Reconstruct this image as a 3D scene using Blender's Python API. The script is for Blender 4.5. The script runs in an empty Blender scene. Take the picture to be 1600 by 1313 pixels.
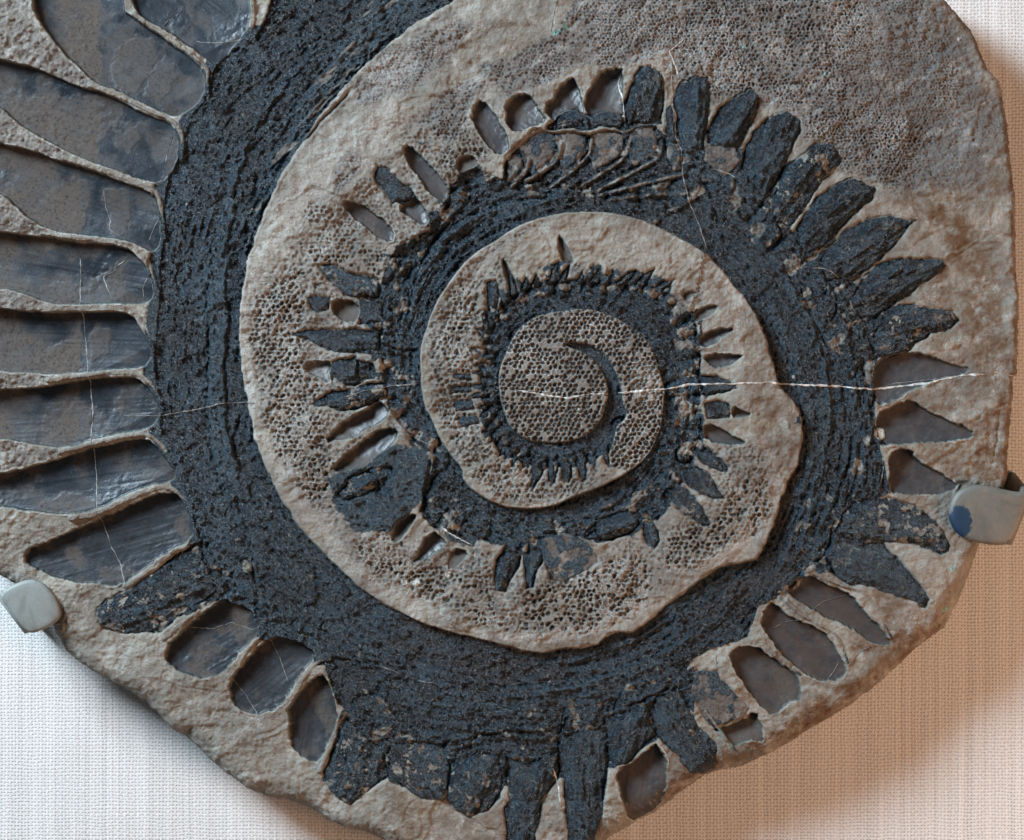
import bpy, math, random
import numpy as np

# ------------------------------------------------------------------ frame, camera, light
# Everything is laid out in millimetre-like units: 1 u = 0.25 mm. x right, y down the slab, z out of the wall.
S = 0.00025
CX, CY = 800.0, 656.5
sc = bpy.context.scene
LENS, SENS = 80.0, 36.0
DIST = 1600 * LENS / SENS            # in u

def P(x, y, z=0.0):
    """slab coordinates -> world metres (slab hangs upright, facing -Y)"""
    return ((x - CX) * S, -z * S, (CY - y) * S)

cam_d = bpy.data.cameras.new("camera")
cam = bpy.data.objects.new("camera", cam_d)
sc.collection.objects.link(cam)
cam_d.lens = LENS; cam_d.sensor_width = SENS; cam_d.sensor_fit = 'HORIZONTAL'
cam_d.clip_start = 0.01; cam_d.clip_end = 20
cam.location = P(CX, CY, DIST); cam.rotation_euler = (math.radians(90), 0, 0)
sc.camera = cam

w = bpy.data.worlds.new("World"); sc.world = w; w.use_nodes = True
bg = w.node_tree.nodes['Background']
bg.inputs[0].default_value = (0.95, 0.95, 1.0, 1); bg.inputs[1].default_value = 0.10

def area(name, loc, target, size, size_y, power, col):
    ld = bpy.data.lights.new(name, 'AREA'); ld.shape = 'RECTANGLE'
    ld.size = size; ld.size_y = size_y; ld.energy = power; ld.color = col
    o = bpy.data.objects.new(name, ld); sc.collection.objects.link(o)
    o.location = loc
    from mathutils import Vector
    d = Vector(target) - Vector(loc)
    o.rotation_euler = d.to_track_quat('-Z', 'Y').to_euler()
    return o
area("window_light", (-0.88, -0.60, 0.76), (0, 0, 0), 0.40, 0.40, 51.0, (0.68, 0.85, 1.0))
area("warm_lamp", (0.86, -0.56, -0.40), (0.28, 0, -0.06), 0.40, 0.40, 9.5, (1.0, 0.58, 0.34))

sc.view_settings.view_transform = 'Standard'
sc.view_settings.look = 'None'
sc.view_settings.exposure = 0.0
sc.view_settings.gamma = 1.0

# ------------------------------------------------------------------ numpy noise tools
rng = np.random.RandomState(7)
TAB = rng.rand(256, 256).astype(np.float32)

def vn(X, Y, wl, seed=0, wy=None):
    """value noise 0..1"""
    wy = wl if wy is None else wy
    x = X / wl + seed * 17.31; y = Y / wy + seed * 9.77
    xi = np.floor(x).astype(np.int32); yi = np.floor(y).astype(np.int32)
    fx = (x - xi).astype(np.float32); fy = (y - yi).astype(np.float32)
    fx = fx * fx * (3 - 2 * fx); fy = fy * fy * (3 - 2 * fy)
    a = TAB[yi & 255, xi & 255]; b = TAB[yi & 255, (xi + 1) & 255]
    c = TAB[(yi + 1) & 255, xi & 255]; d = TAB[(yi + 1) & 255, (xi + 1) & 255]
    return (a + (b - a) * fx) * (1 - fy) + (c + (d - c) * fx) * fy

def fbm(X, Y, wl, seed=0, octv=4, gain=0.5):
    t = 0; a = 1; n = 0
    for k in range(octv):
        # rotate every octave so that the lattice never shows
        c, s = math.cos(0.7 * k + 0.3), math.sin(0.7 * k + 0.3)
        t = t + a * (vn(X * c - Y * s, X * s + Y * c, wl, seed + k * 3) - 0.5)
        n += a * 0.5; a *= gain; wl *= 0.5
    return t / n            # about -1..1

def ridged(X, Y, wl, seed=0, octv=3):
    t = 0; a = 1; n = 0
    for k in range(octv):
        c, s = math.cos(0.9 * k + 0.5), math.sin(0.9 * k + 0.5)
        t = t + a * (1 - np.abs(2 * vn(X * c - Y * s, X * s + Y * c, wl, seed + k * 5) - 1))
        n += a; a *= 0.5; wl *= 0.5
    return t / n

def sst(a, b, x):
    t = np.clip((x - a) / (b - a), 0, 1)
    return t * t * (3 - 2 * t)

G = 1.35
xs = np.arange(-96, 1604, G, dtype=np.float32)
ys = np.arange(-80, 1372, G, dtype=np.float32)
X, Y = np.meshgrid(xs, ys)
NY, NX = X.shape

# ragged edges: every traced outline is read through this small warp
WX = X + 3.0 * fbm(X, Y, 16, 1, 3) + 0.8 * fbm(X, Y, 4, 2, 1)
WY = Y + 3.0 * fbm(X, Y, 16, 5, 3) + 0.8 * fbm(X, Y, 4, 6, 1)
VX = X + 1.0 * fbm(X, Y, 20, 11, 2); VY = Y + 1.0 * fbm(X, Y, 20, 12, 2)

def window(pts, pad):
    p = np.array(pts, float)
    i0 = max(0, int((p[:, 0].min() - pad - xs[0]) / G)); i1 = min(NX, int((p[:, 0].max() + pad - xs[0]) / G) + 2)
    j0 = max(0, int((p[:, 1].min() - pad - ys[0]) / G)); j1 = min(NY, int((p[:, 1].max() + pad - ys[0]) / G) + 2)
    return slice(j0, j1), slice(i0, i1)

def sdf(pts, x, y):
    """signed distance to a closed outline, negative inside"""
    p = np.array(pts, np.float32); n = len(p)
    d2 = np.full(x.shape, 1e12, np.float32); ins = np.zeros(x.shape, bool)
    for i in range(n):
        ax, ay = p[i]; bx, by = p[(i + 1) % n]
        ex, ey = bx - ax, by - ay
        L = ex * ex + ey * ey
        if L < 1e-6: continue
        wx = x - ax; wy = y - ay
        t = np.clip((wx * ex + wy * ey) / L, 0, 1)
        d2 = np.minimum(d2, (wx - ex * t) ** 2 + (wy - ey * t) ** 2)
        if abs(ey) > 1e-9:
            cond = (ay > y) != (by > y)
            ins ^= cond & (x < ex * (y - ay) / ey + ax)
    d = np.sqrt(d2)
    return np.where(ins, -d, d)

def ldist(pts, x, y):
    """distance to an open line and the fraction along it"""
    p = np.array(pts, np.float32)
    seg = np.hypot(*(p[1:] - p[:-1]).T); tot = seg.sum(); run = 0
    d2 = np.full(x.shape, 1e12, np.float32); tt = np.zeros(x.shape, np.float32)
    for i in range(len(p) - 1):
        ax, ay = p[i]; bx, by = p[i + 1]; ex, ey = bx - ax, by - ay
        L = ex * ex + ey * ey + 1e-9
        wx = x - ax; wy = y - ay
        t = np.clip((wx * ex + wy * ey) / L, 0, 1)
        q = (wx - ex * t) ** 2 + (wy - ey * t) ** 2
        m = q < d2; d2 = np.where(m, q, d2); tt = np.where(m, (run + t * seg[i]) / tot, tt)
        run += seg[i]
    return np.sqrt(d2), tt

def smooth_line(pts, n=2, closed=True):
    p = np.array(pts, float)
    for _ in range(n):
        if closed:
            q = np.roll(p, -1, 0); a = p * 0.75 + q * 0.25; b = p * 0.25 + q * 0.75
            p = np.stack([a, b], 1).reshape(-1, 2)
        else:
            a = p[:-1] * 0.75 + p[1:] * 0.25; b = p[:-1] * 0.25 + p[1:] * 0.75
            p = np.vstack([p[:1], np.stack([a, b], 1).reshape(-1, 2), p[-1:]])
    return p

def cells(x, y, pitch, seed, jit=0.24):
    """jittered honeycomb: nearest centre distance, gap to second, random id"""
    f1 = np.full(x.shape, 9.0, np.float32); f2 = f1.copy(); rid = np.zeros(x.shape, np.float32)
    rowh = pitch * 0.866
    r0 = np.floor(y / rowh).astype(np.int32)
    for dr in (-1, 0, 1, 2):
        r = r0 + dr
        off = (r & 1) * 0.5
        c0 = np.floor(x / pitch - off).astype(np.int32)
        for dc in (-1, 0, 1, 2) if dr in (0, 1) else (-1, 0, 1, 2):
            c = c0 + dc
            rx = TAB[(r * 7 + seed) & 255, (c * 13 + 31 * seed) & 255] - 0.5
            ry = TAB[(r * 11 + 97 + seed) & 255, (c * 5 + 53 * seed) & 255] - 0.5
            px = (c + off + rx * jit * 2) * pitch; py = (r + ry * jit * 2) * rowh
            d = np.hypot(x - px, y - py) / pitch
            nr = d < f1
            f2 = np.where(nr, f1, np.minimum(f2, d))
            rid = np.where(nr, TAB[(r * 3 + 7) & 255, (c * 17 + seed) & 255], rid)
            f1 = np.where(nr, d, f1)
    return f1, f2 - f1, rid

# ------------------------------------------------------------------ traced outlines
SLAB = [(1250,-66),(1400,-46),(1456,-24),(1483,0),(1502,21),(1523,46),(1535,76),(1547,107),(1564,125),(1570,146),(1579,198),(1584,259),
 (1590,305),(1591,400),(1596,461),(1594,540),(1592,584),(1585,591),(1587,613),(1584,650),(1580,700),(1578,738),(1566,790),(1538,852),(1523,891),
 (1508,931),(1483,983),(1460,1000),(1438,1016),(1410,1045),(1383,1068),(1352,1092),(1325,1112),(1261,1150),(1210,1182),(1162,1204),(1129,1210),
 (1102,1220),(1062,1248),(1024,1276),(1000,1287),(960,1312),(920,1340),(860,1362),(760,1365),(660,1345),(595,1313),(572,1303),
 (533,1296),(507,1284),(483,1267),(448,1254),(413,1249),(386,1238),(353,1214),(329,1195),(305,1173),(286,1155),(264,1145),
 (250,1127),(224,1102),(202,1086),(181,1074),(141,1052),(114,1033),(100,1021),(81,988),(76,965),(50,935),(20,913),(0,903),
 (-40,880),(-90,800),(-190,700),(-190,-160),(900,-160),(1000,-78)]

BAND_OUT = [(470,-180),(440,-80),(425,0),(400,61),(359,79),(335,100),(323,146),(300,180),(283,225),(278,255),(259,283),(253,335),(254,380),
 (247,420),(250,461),(243,520),(238,570),(246,610),(251,650),(246,668),(268,705),(280,730),(280,750),(298,793),(306,824),(312,846),(317,891),(338,922),(352,930),
 (393,946),(400,970),(415,989),(446,995),(485,1007),(510,1025),(505,1040),(522,1092),(540,1112),(556,1132),(620,1165),(700,1167),
 (760,1150),(810,1143),(867,1153),(884,1119),(950,1119),(981,1108),(1013,1092),(1059,1065),(1077,1044),(1080,1031),(1117,1013),(1165,1000),
 (1175,980),(1181,952),(1200,943),(1218,931),(1227,916),(1255,888),(1291,870),(1297,846),(1291,818),(1313,790),(1313,762),(1334,752),(1334,714),
 (1331,674),(1340,613),(1326,589),(1300,552),(1273,510),(1255,461),(1270,427),(1225,380),(1205,340),(1160,300),(1120,282),(1090,270)]
CORE_IN = [(1115,408),(1105,399),(1068,375),(1013,347),(971,335),(922,330)]   # inner edge, top right
T1_IN = [(760,-180),(712,0),(685,14),(659,30),(613,64),(577,94),(531,143),(500,180),(461,238),(433,283),(412,338),(400,369),(388,400),(381,440),
 (373,491),(375,561),(384,613),(396,674),(400,692),(424,750),(448,795),(473,830),(522,882),(571,928),(644,968),(705,989),(796,1010),
 (818,1019),(849,1021),(885,1013),(931,1012),(952,989),(989,989),(1013,971),(1050,940),(1074,922),(1120,888),(1144,881),(1178,878),(1193,858),
 (1206,830),(1227,760),(1249,723),(1255,668),(1243,627),(1218,607),(1209,571),(1200,549),(1197,530),(1175,479),(1135,430),(1108,400)]
BAND_A = BAND_OUT + [(1075,300),(1040,330),(1013,347),(1068,375),(1108,400)] + T1_IN[::-1]
B2_OUT = [(1125,285),(1060,280),(1010,292),(950,292),(880,288),(800,288),(745,262),(722,268),(700,300),(690,335),(668,360),(640,372),(610,400),(596,440),(598,480),
 (575,505),(590,545),(604,600),(606,640),(625,662),(645,690),(680,712),(668,745),(660,780),(655,800),(672,822),(700,835),(735,842),(780,850),(820,852),(860,845),(905,838),
 (935,850),(985,835),(1005,812),(1030,815),(1045,790),(1060,762),(1078,742),(1070,715),(1098,700),(1098,660),(1092,590),(1098,560),(1090,520),(1082,490),(1066,470),(1050,455),
 (1030,440),(1000,432),(985,445),(960,430),(935,428),(910,420),(880,418),(850,425),(815,430),(790,445),(770,470),(758,520)]
T2_OUT = [(1108,400),(1068,375),(1013,347),(971,335),(922,330),(870,334),(830,344),(800,359),(770,380),(732,402),(705,437),(683,470),(665,513),(656,549),(657,589),
 (662,638),(674,653),(686,683),(702,708),(723,732),(723,753),(759,781),(800,796),(861,793),(891,778),(937,762),(983,738),(1010,715),(1025,686),
 (1035,659),(1038,607)]
T2_TOP = [(1108,400),(1110,470),(1060,455),(1040,442),(1010,436),(985,440),(962,431),(935,432),(910,424),(885,410),(860,425),(815,436),(795,436),(775,440),(757,445),(760,500),(744,546),(738,589),(744,638),(759,674),(775,702),(800,718),(830,727),
 (880,730),(930,722),(950,695),(952,662),(948,640)]
T2 = [(1135,430),(1120,412)] + T2_OUT + [(1031,583),(1019,543),(995,516),(952,491),(913,482),(861,488),(824,500),(800,528),(781,574),(778,595),(784,635),(796,665),(809,679),(830,690),(876,693),
 (916,682),(940,661),(953,640),(952,690),(948,712),(920,730),(880,736),(830,733),(800,722),(775,706),(757,676),(742,640),(735,589),(742,546),(757,500),(752,445),(775,436),(815,428),(860,420),(885,408),(910,420),(935,428),(962,428),(985,436),(1010,431),(1040,436),(1075,448),(1110,470),(1128,500),(1160,520)]
# ring between second and third turn of bone is rock; disc in the middle
RING2 = T2_OUT[4:] + [(1031,583),(1019,543),(995,516),(952,491),(913,482),(861,488)]
DISC = [(1038,607),(1031,583),(1019,543),(995,516),(952,491),(913,482),(861,488),(824,500),(800,528),(781,574),(778,595),(784,635),(796,665),(809,679),(830,690),(876,693),
 (916,682),(940,661),(951,640),(965,650),(962,662),(952,665),(950,700),(955,730),(983,738),(1010,715),(1025,686),(1035,659)]
B3 = [(752,500),(760,470),(770,450),(790,440),(830,425),(880,418),(940,428),(1000,440),(1020,470),(1000,540),(860,600),(952,600),(952,690),(940,715),(900,724),(860,722),(830,724),(800,714),(775,700),(759,674),(744,638),(738,589),(744,546)]
TAIL = [(880,536),(907,535),(933,544),(953,564),(968,593),(972,622),(980,646),(976,658),(964,664),(958,690),(950,712),(925,706),(915,690),(930,670),(944,645),(951,613),(946,589),(932,566),(912,550),(888,543)]

# smooth grey hollows left by fallen teeth ('m'), bone crowns ('b'), long dark enamel ('e'), dim pads ('p')
TEETH = [
 ('e',[(205,18),(190,-100),(390,-100),(394,15),(386,50),(345,97),(333,100),(300,76),(250,42)]),
 ('e',[(43,-100),(48,10),(62,35),(90,72),(122,104),(150,132),(185,142),(215,157),(245,172),(275,184),(300,172),(316,152),(321,135),(318,108),(300,92),(262,64),(235,46),(205,26),(190,15),(185,-100)]),
 ('e',[(-100,70),(0,93),(50,103),(92,123),(130,137),(150,141),(185,155),(218,175),(250,187),(272,196),(280,225),(276,255),(262,280),(240,287),(190,270),(150,255),(118,244),(95,232),(60,212),(20,188),(0,166),(-100,116)]),
 ('e',[(-100,195),(0,224),(50,236),(90,252),(115,257),(150,268),(190,285),(232,298),(244,312),(250,345),(252,378),(242,396),(225,388),(205,378),(185,373),(150,369),(110,366),(75,358),(42,340),(22,320),(0,300),(-100,285)]),
 ('e',[(-100,345),(0,362),(40,367),(75,371),(110,378),(150,381),(185,384),(206,392),(225,410),(236,438),(241,465),(225,476),(195,476),(160,475),(120,477),(75,474),(32,458),(0,450),(-100,435)]),
 ('e',[(-100,475),(0,483),(60,488),(120,489),(160,487),(190,488),(208,495),(226,522),(235,545),(236,562),(222,577),(170,577),(130,582),(85,585),(50,583),(0,580),(-100,565)]),
 ('e',[(-100,606),(0,610),(70,604),(85,600),(130,594),(170,590),(212,590),(232,606),(247,632),(250,650),(235,671),(180,679),(140,688),(105,700),(50,695),(0,685),(-100,685)]),
 ('e',[(-100,745),(0,742),(42,730),(75,722),(105,712),(140,702),(180,692),(230,685),(248,702),(268,728),(276,738),(270,753),(228,760),(190,776),(150,797),(110,806),(60,800),(30,796),(0,792),(-100,800)]),
 ('m',[(275,768),(292,800),(304,828),(298,843),(270,858),(240,878),(215,897),(193,917),(130,912),(90,905),(50,890),(35,875),(42,858),(70,848),(120,828),(155,812),(200,792),(240,772)]),
 ('b',[(308,849),(320,880),(338,922),(320,938),(300,950),(270,972),(250,990),(200,991),(160,981),(151,965),(152,950),(167,938),(205,922),(245,890),(270,868)]),
 ('m',[(345,937),(375,945),(398,962),(406,985),(385,1008),(366,1030),(350,1053),(310,1062),(280,1050),(262,1035),(255,1015),(285,985),(310,965)]),
 ('m',[(418,996),(450,998),(485,1012),(493,1027),(475,1048),(455,1080),(435,1108),(400,1117),(370,1108),(357,1085),(360,1064),(385,1028)]),
 ('m',[(490,1055),(508,1058),(520,1090),(529,1118),(526,1130),(512,1165),(497,1193),(485,1190),(465,1178),(452,1160),(450,1135),(453,1115),(447,1107),(464,1088)]),
 ('b',[(541,1125),(565,1150),(600,1175),(606,1212),(576,1236),(545,1256),(520,1240),(504,1222),(506,1205),(522,1170)]),
 ('b',[(610,1165),(650,1160),(695,1165),(702,1200),(698,1238),(690,1252),(657,1248),(624,1224),(608,1212)]),
 ('b',[(706,1190),(748,1180),(779,1180),(786,1215),(781,1246),(760,1269),(731,1277),(712,1268),(703,1250),(700,1215)]),
 ('b',[(792,1185),(820,1195),(860,1180),(872,1175),(870,1215),(850,1240),(840,1290),(830,1350),(795,1350),(791,1305),(789,1262),(797,1250),(790,1215)]),
 ('b',[(874,1155),(900,1145),(940,1138),(950,1180),(952,1200),(946,1240),(937,1290),(925,1335),(893,1335),(885,1280),(880,1220),(872,1190)]),
 ('b',[(945,1122),(985,1110),(1010,1102),(1020,1150),(1010,1165),(985,1190),(965,1196),(953,1180)]),
 ('m',[(962,1203),(987,1195),(1012,1172),(1027,1162),(1043,1197),(1043,1240),(1030,1260),(1010,1277),(985,1286),(972,1245)]),
 ('b',[(1018,1106),(1028,1090),(1060,1074),(1073,1100),(1088,1130),(1108,1150),(1120,1170),(1118,1200),(1102,1213),(1080,1208),(1060,1185),(1035,1160),(1022,1148)]),
 ('p',[(1085,1050),(1120,1050),(1145,1080),(1172,1105),(1163,1120),(1130,1133),(1112,1136),(1095,1110),(1080,1080)]),
 ('m',[(1114,1140),(1150,1132),(1183,1110),(1190,1135),(1193,1163),(1180,1158),(1165,1160),(1150,1168),(1140,1155),(1128,1147)]),
 ('m',[(1140,1017),(1178,1005),(1210,1032),(1248,1057),(1255,1090),(1230,1100),(1212,1120),(1190,1105),(1165,1075),(1145,1045)]),
 ('m',[(1190,962),(1202,943),(1215,947),(1240,968),(1288,988),(1303,1012),(1324,1040),(1320,1055),(1300,1068),(1270,1060),(1235,1035),(1212,1010),(1194,985)]),
 ('m',[(1232,917),(1257,897),(1290,912),(1328,927),(1353,957),(1382,990),(1397,1008),(1370,1010),(1335,985),(1292,965),(1254,942),(1234,930)]),
 ('b',[(1290,870),(1300,847),(1345,852),(1380,848),(1400,870),(1430,905),(1453,935),(1445,948),(1425,940),(1380,925),(1350,915),(1310,905)]),
 ('b',[(1320,802),(1335,786),(1390,777),(1430,790),(1465,815),(1478,840),(1483,862),(1470,868),(1430,851),(1390,845),(1340,843),(1303,838)]),
 ('m',[(1388,708),(1415,700),(1445,725),(1480,745),(1503,765),(1460,774),(1400,771),(1391,765)]),
 ('m',[(1367,648),(1400,632),(1422,624),(1450,643),(1490,660),(1530,680),(1500,689),(1430,692),(1385,698),(1370,690)]),
 ('m',[(1372,562),(1408,548),(1450,555),(1490,570),(1516,579),(1500,588),(1450,598),(1420,612),(1400,626),(1367,633),(1365,600)]),
 ('b',[(1372,558),(1362,540),(1380,500),(1372,484),(1410,475),(1450,480),(1490,488),(1497,500),(1485,512),(1450,525),(1420,545),(1395,555)]),
 ('b',[(1330,470),(1350,440),(1372,412),(1400,405),(1440,405),(1472,406),(1479,415),(1468,425),(1430,452),(1410,465),(1370,490),(1345,498)]),
 ('b',[(1285,405),(1322,360),(1352,343),(1389,338),(1431,347),(1413,363),(1383,399),(1360,418),(1325,434),(1290,436)]),
 ('b',[(1250,350),(1279,307),(1307,288),(1334,277),(1368,292),(1365,311),(1343,325),(1313,359),(1288,384),(1262,396),(1248,380)]),
 ('b',[(1215,292),(1223,262),(1255,243),(1276,224),(1304,227),(1313,250),(1285,283),(1252,333),(1235,352),(1212,345),(1208,315)]),
 ('b',[(1162,240),(1180,205),(1205,184),(1228,174),(1250,187),(1250,207),(1230,245),(1215,280),(1195,310),(1178,290),(1160,265)]),
 ('b',[(1107,195),(1120,173),(1153,148),(1173,138),(1185,150),(1178,180),(1163,215),(1155,228),(1130,232),(1106,222)]),
 ('b',[(1053,155),(1065,130),(1090,120),(1105,122),(1110,152),(1104,195),(1097,232),(1075,230),(1060,215),(1056,185)]),
 ('b',[(1040,170),(1048,162),(1054,185),(1056,218),(1042,216)]),
 ('b',[(977,161),(983,139),(1001,106),(1019,105),(1035,118),(1038,146),(1034,194),(1000,190),(983,195),(978,180)]),
 ('m',[(911,158),(922,133),(940,109),(970,105),(974,120),(972,158),(971,184),(950,178),(925,186),(917,178)]),
 ('b',[(917,180),(928,182),(950,172),(970,180),(971,200),(945,196),(922,201)]),
 ('m',[(851,172),(870,142),(891,118),(902,131),(912,165),(913,186),(895,172),(870,180),(862,190)]),
 ('b',[(868,190),(880,176),(900,172),(912,184),(913,197),(890,200),(867,202)]),
 ('m',[(790,162),(804,148),(822,146),(835,158),(853,185),(853,190),(830,200),(812,211),(797,203),(790,190)]),
 ('m',[(738,190),(742,163),(755,155),(772,175),(788,205),(799,232),(780,244),(760,225)]),
 ('p',[(790,246),(808,238),(822,250),(820,270),(806,285),(792,285)]),
 ('p',[(808,226),(840,202),(861,210),(872,235),(860,262),(834,280),(822,259)]),
 ('p',[(865,211),(888,205),(915,210),(917,235),(899,264),(878,270),(874,244)]),
 ('p',[(922,211),(943,203),(976,210),(978,238),(946,258),(926,264),(920,240)]),
 ('p',[(984,203),(997,196),(1022,199),(1029,219),(1030,241),(990,260),(984,248)]),
 ('p',[(1045,222),(1062,224),(1066,265),(1052,268),(1042,245)]),
 ('p',[(1104,228),(1150,230),(1158,250),(1135,276),(1112,262),(1100,248)]),
 ('m',[(713,250),(722,243),(740,243),(748,256),(735,262),(722,272),(713,264)]),
 ('m',[(626,233),(640,226),(665,250),(698,288),(704,303),(697,316),(672,306),(646,268)]),
 ('b',[(584,276),(590,259),(603,261),(625,285),(645,300),(640,311),(615,318),(600,300)]),
 ('m',[(620,325),(650,308),(672,338),(665,357),(640,340)]),
 ('m',[(532,312),(560,318),(600,345),(617,362),(612,385),(582,364),(547,336)]),
 ('b',[(495,415),(515,412),(545,425),(592,438),(592,462),(545,463),(520,445)]),
 ('b',[(480,465),(498,463),(516,466),(515,484),(497,490),(486,484)]),
 ('m',[(518,467),(560,471),(560,503),(540,504),(518,488)]),
 ('b',[(560,468),(596,474),(598,503),(562,506)]),
 ('b',[(457,523),(475,517),(540,515),(592,516),(592,545),(560,549),(530,552),(500,542),(482,531)]),
 ('m',[(468,573),(500,562),(520,566),(512,585),(516,600),(490,588)]),
 ('b',[(520,566),(560,556),(556,580),(560,600),(540,603),(520,592),(514,582)]),
 ('b',[(488,631),(520,611),(560,603),(602,600),(605,618),(560,640),(535,646),(515,638)]),
 ('m',[(503,691),(530,665),(560,645),(592,627),(608,640),(604,655),(580,668),(545,687)]),
 ('m',[(515,733),(560,692),(600,667),(622,670),(618,688),(590,713),(560,732),(530,740)]),
 ('b',[(527,772),(550,742),(570,738),(588,745),(590,762),(575,772),(555,775),(540,782)]),
 ('m',[(608,842),(620,815),(643,802),(652,806),(640,825),(625,847)]),
 ('m',[(642,880),(672,826),(700,846),(692,858),(659,877)]),
 ('m',[(698,890),(705,856),(735,861),(720,880),(710,889)]),
 ('b',[(776,872),(790,863),(812,866),(812,885),(800,905),(790,925),(775,922),(772,900)]),
 ('b',[(817,865),(830,861),(847,865),(846,880),(838,897),(834,918),(822,919),(820,900)]),
 ('p',[(846,845),(880,832),(913,842),(930,865),(935,880),(905,897),(880,908),(860,905),(849,880)]),
 ('b',[(915,835),(930,827),(944,846),(985,835),(1000,820),(992,800),(962,805),(940,812),(922,826)]),
 ('b',[(1006,815),(1020,815),(1030,830),(1032,845),(1022,857),(1010,850),(1004,835)]),
 ('b',[(1042,765),(1070,763),(1085,775),(1100,795),(1109,818),(1095,821),(1075,808),(1057,795)]),
 ('b',[(1074,744),(1086,733),(1105,738),(1120,759),(1131,778),(1117,781),(1092,772),(1076,759)]),
 ('b',[(1092,708),(1105,699),(1123,714),(1138,729),(1135,737),(1114,732),(1099,723)]),
 ('m',[(1099,666),(1111,663),(1129,672),(1150,683),(1167,693),(1144,695),(1099,690)]),
 ('b',[(1100,630),(1120,625),(1138,632),(1142,645),(1140,653),(1105,655)]),
 ('m',[(1143,634),(1158,641),(1174,649),(1158,653),(1143,653)]),
 ('b',[(1092,590),(1120,585),(1138,595),(1152,607),(1123,616),(1105,619),(1098,605)]),
 ('m',[(1097,559),(1114,552),(1144,554),(1162,557),(1144,569),(1123,574),(1108,571)]),
 ('m',[(1090,531),(1105,518),(1129,513),(1147,513),(1138,522),(1117,538),(1099,543)]),
 ('m',[(1083,491),(1099,480),(1123,475),(1117,487),(1099,500),(1087,505)]),
 ('m',[(1064,460),(1080,455),(1090,458),(1082,464),(1072,472)]),
 ('m',[(871,366),(882,381),(893,400),(896,412),(880,412),(873,395)]),
 ('m',[(783,403),(793,412),(802,432),(812,450),(806,460),(795,448),(787,425)]),
 ('b',[(760,441),(775,438),(782,455),(779,468),(774,497),(762,497),(762,467)]),
 ('b',[(815,715),(830,716),(826,732),(817,730)]),
 ('b',[(833,717),(852,717),(848,741),(834,764),(829,760),(831,738)]),
 ('b',[(857,722),(872,721),(872,738),(864,757),(856,750)]),
 ('b',[(877,721),(893,721),(894,741),(887,756),(878,747)]),
 ('b',[(899,719),(916,718),(917,738),(913,753),(904,741)]),
 ('b',[(918,714),(933,711),(931,731),(921,725)]),
 ('b',[(939,708),(949,695),(951,714),(954,730),(945,723)]),
 ('b',[(783,697),(798,700),(803,716),(790,718)]),
 ('b',[(706,583),(735,586),(738,594),(710,592)]),
 ('b',[(704,604),(736,604),(738,612),(706,614)]),
 ('b',[(709,627),(738,625),(742,640),(714,642)]),
 ('b',[(716,652),(745,650),(750,662),(722,668)]),
]
RIDGES = [
 ([(208,22),(235,40),(265,60),(300,86),(325,106),(324,125),(325,150)],4.2),
 ([(140,133),(185,148),(220,168),(250,181),(276,192),(286,215),(283,250)],4.6),
 ([(100,248),(150,262),(190,278),(235,293),(247,305),(254,335),(257,372)],4.2),
 ([(65,365),(110,372),(150,375),(185,378),(210,387),(231,405),(241,435),(247,462)],4.0),
 ([(50,482),(120,483),(160,481),(195,482),(215,490),(232,518),(241,548)],4.0),
 ([(75,594),(130,588),(170,583),(215,584),(238,600),(252,628)],4.2),
 ([(95,706),(140,695),(180,685),(232,678),(252,694),(272,724)],4.4),
 ([(110,811),(150,804),(190,784),(230,766),(265,760),(285,775),(302,803)],4.4),
 ([(195,917),(225,898),(250,877),(290,851),(312,845)],4.4),
 ([(255,1000),(280,977),(310,957),(342,932)],4.0),
 ([(358,1058),(377,1030),(398,1002),(414,988)],4.0),
 ([(445,1108),(460,1085),(480,1052),(498,1032),(515,1030)],4.6),
 ([(500,1205),(514,1172),(528,1132),(536,1112)],4.0),
 ([(380,-60),(397,12),(394,45),(386,62)],5.0),
 ([(1257,890),(1292,905),(1330,920),(1352,926),(1373,957),(1395,1000)],3.2),
 ([(1230,940),(1260,968),(1298,984),(1312,1000),(1325,1035)],3.0),
 ([(1200,1012),(1225,1038),(1250,1054)],3.0),
 ([(1103,1112),(1130,1148),(1150,1172)],2.6),
 ([(790,247),(808,228),(840,200),(863,208),(890,202),(918,208),(945,200),(980,208),(997,195),(1024,197)],2.6),
]
ROOTS = [[(822,282),(850,268),(873,248),(877,225)],[(861,292),(895,266),(920,244),(924,220)],[(904,293),(950,265),(978,245),(983,222)],
 [(931,299),(990,268),(1030,248),(1034,222)],[(935,305),(1000,288),(1068,272)],[(952,312),(1010,305),(1071,302)],[(800,290),(822,270),(826,250)]]
CRUST = [
 [(-130,-130),(25,-130),(40,0),(55,42),(85,76),(118,105),(150,134),(130,136),(90,121),(50,101),(0,92),(-130,60)],
 [(-130,110),(0,168),(20,192),(60,216),(100,238),(130,258),(90,250),(50,234),(0,222),(-130,180)],
 [(-130,285),(0,303),(20,322),(40,343),(80,364),(40,364),(0,360),(-130,340)],
 [(-130,435),(0,453),(30,460),(80,478),(60,486),(0,481),(-130,470)],
 [(-130,565),(0,583),(50,585),(95,589),(75,601),(0,607),(-130,604)],
 [(-130,685),(0,686),(50,697),(108,704),(75,720),(43,726),(0,736),(-130,740)]]
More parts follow.
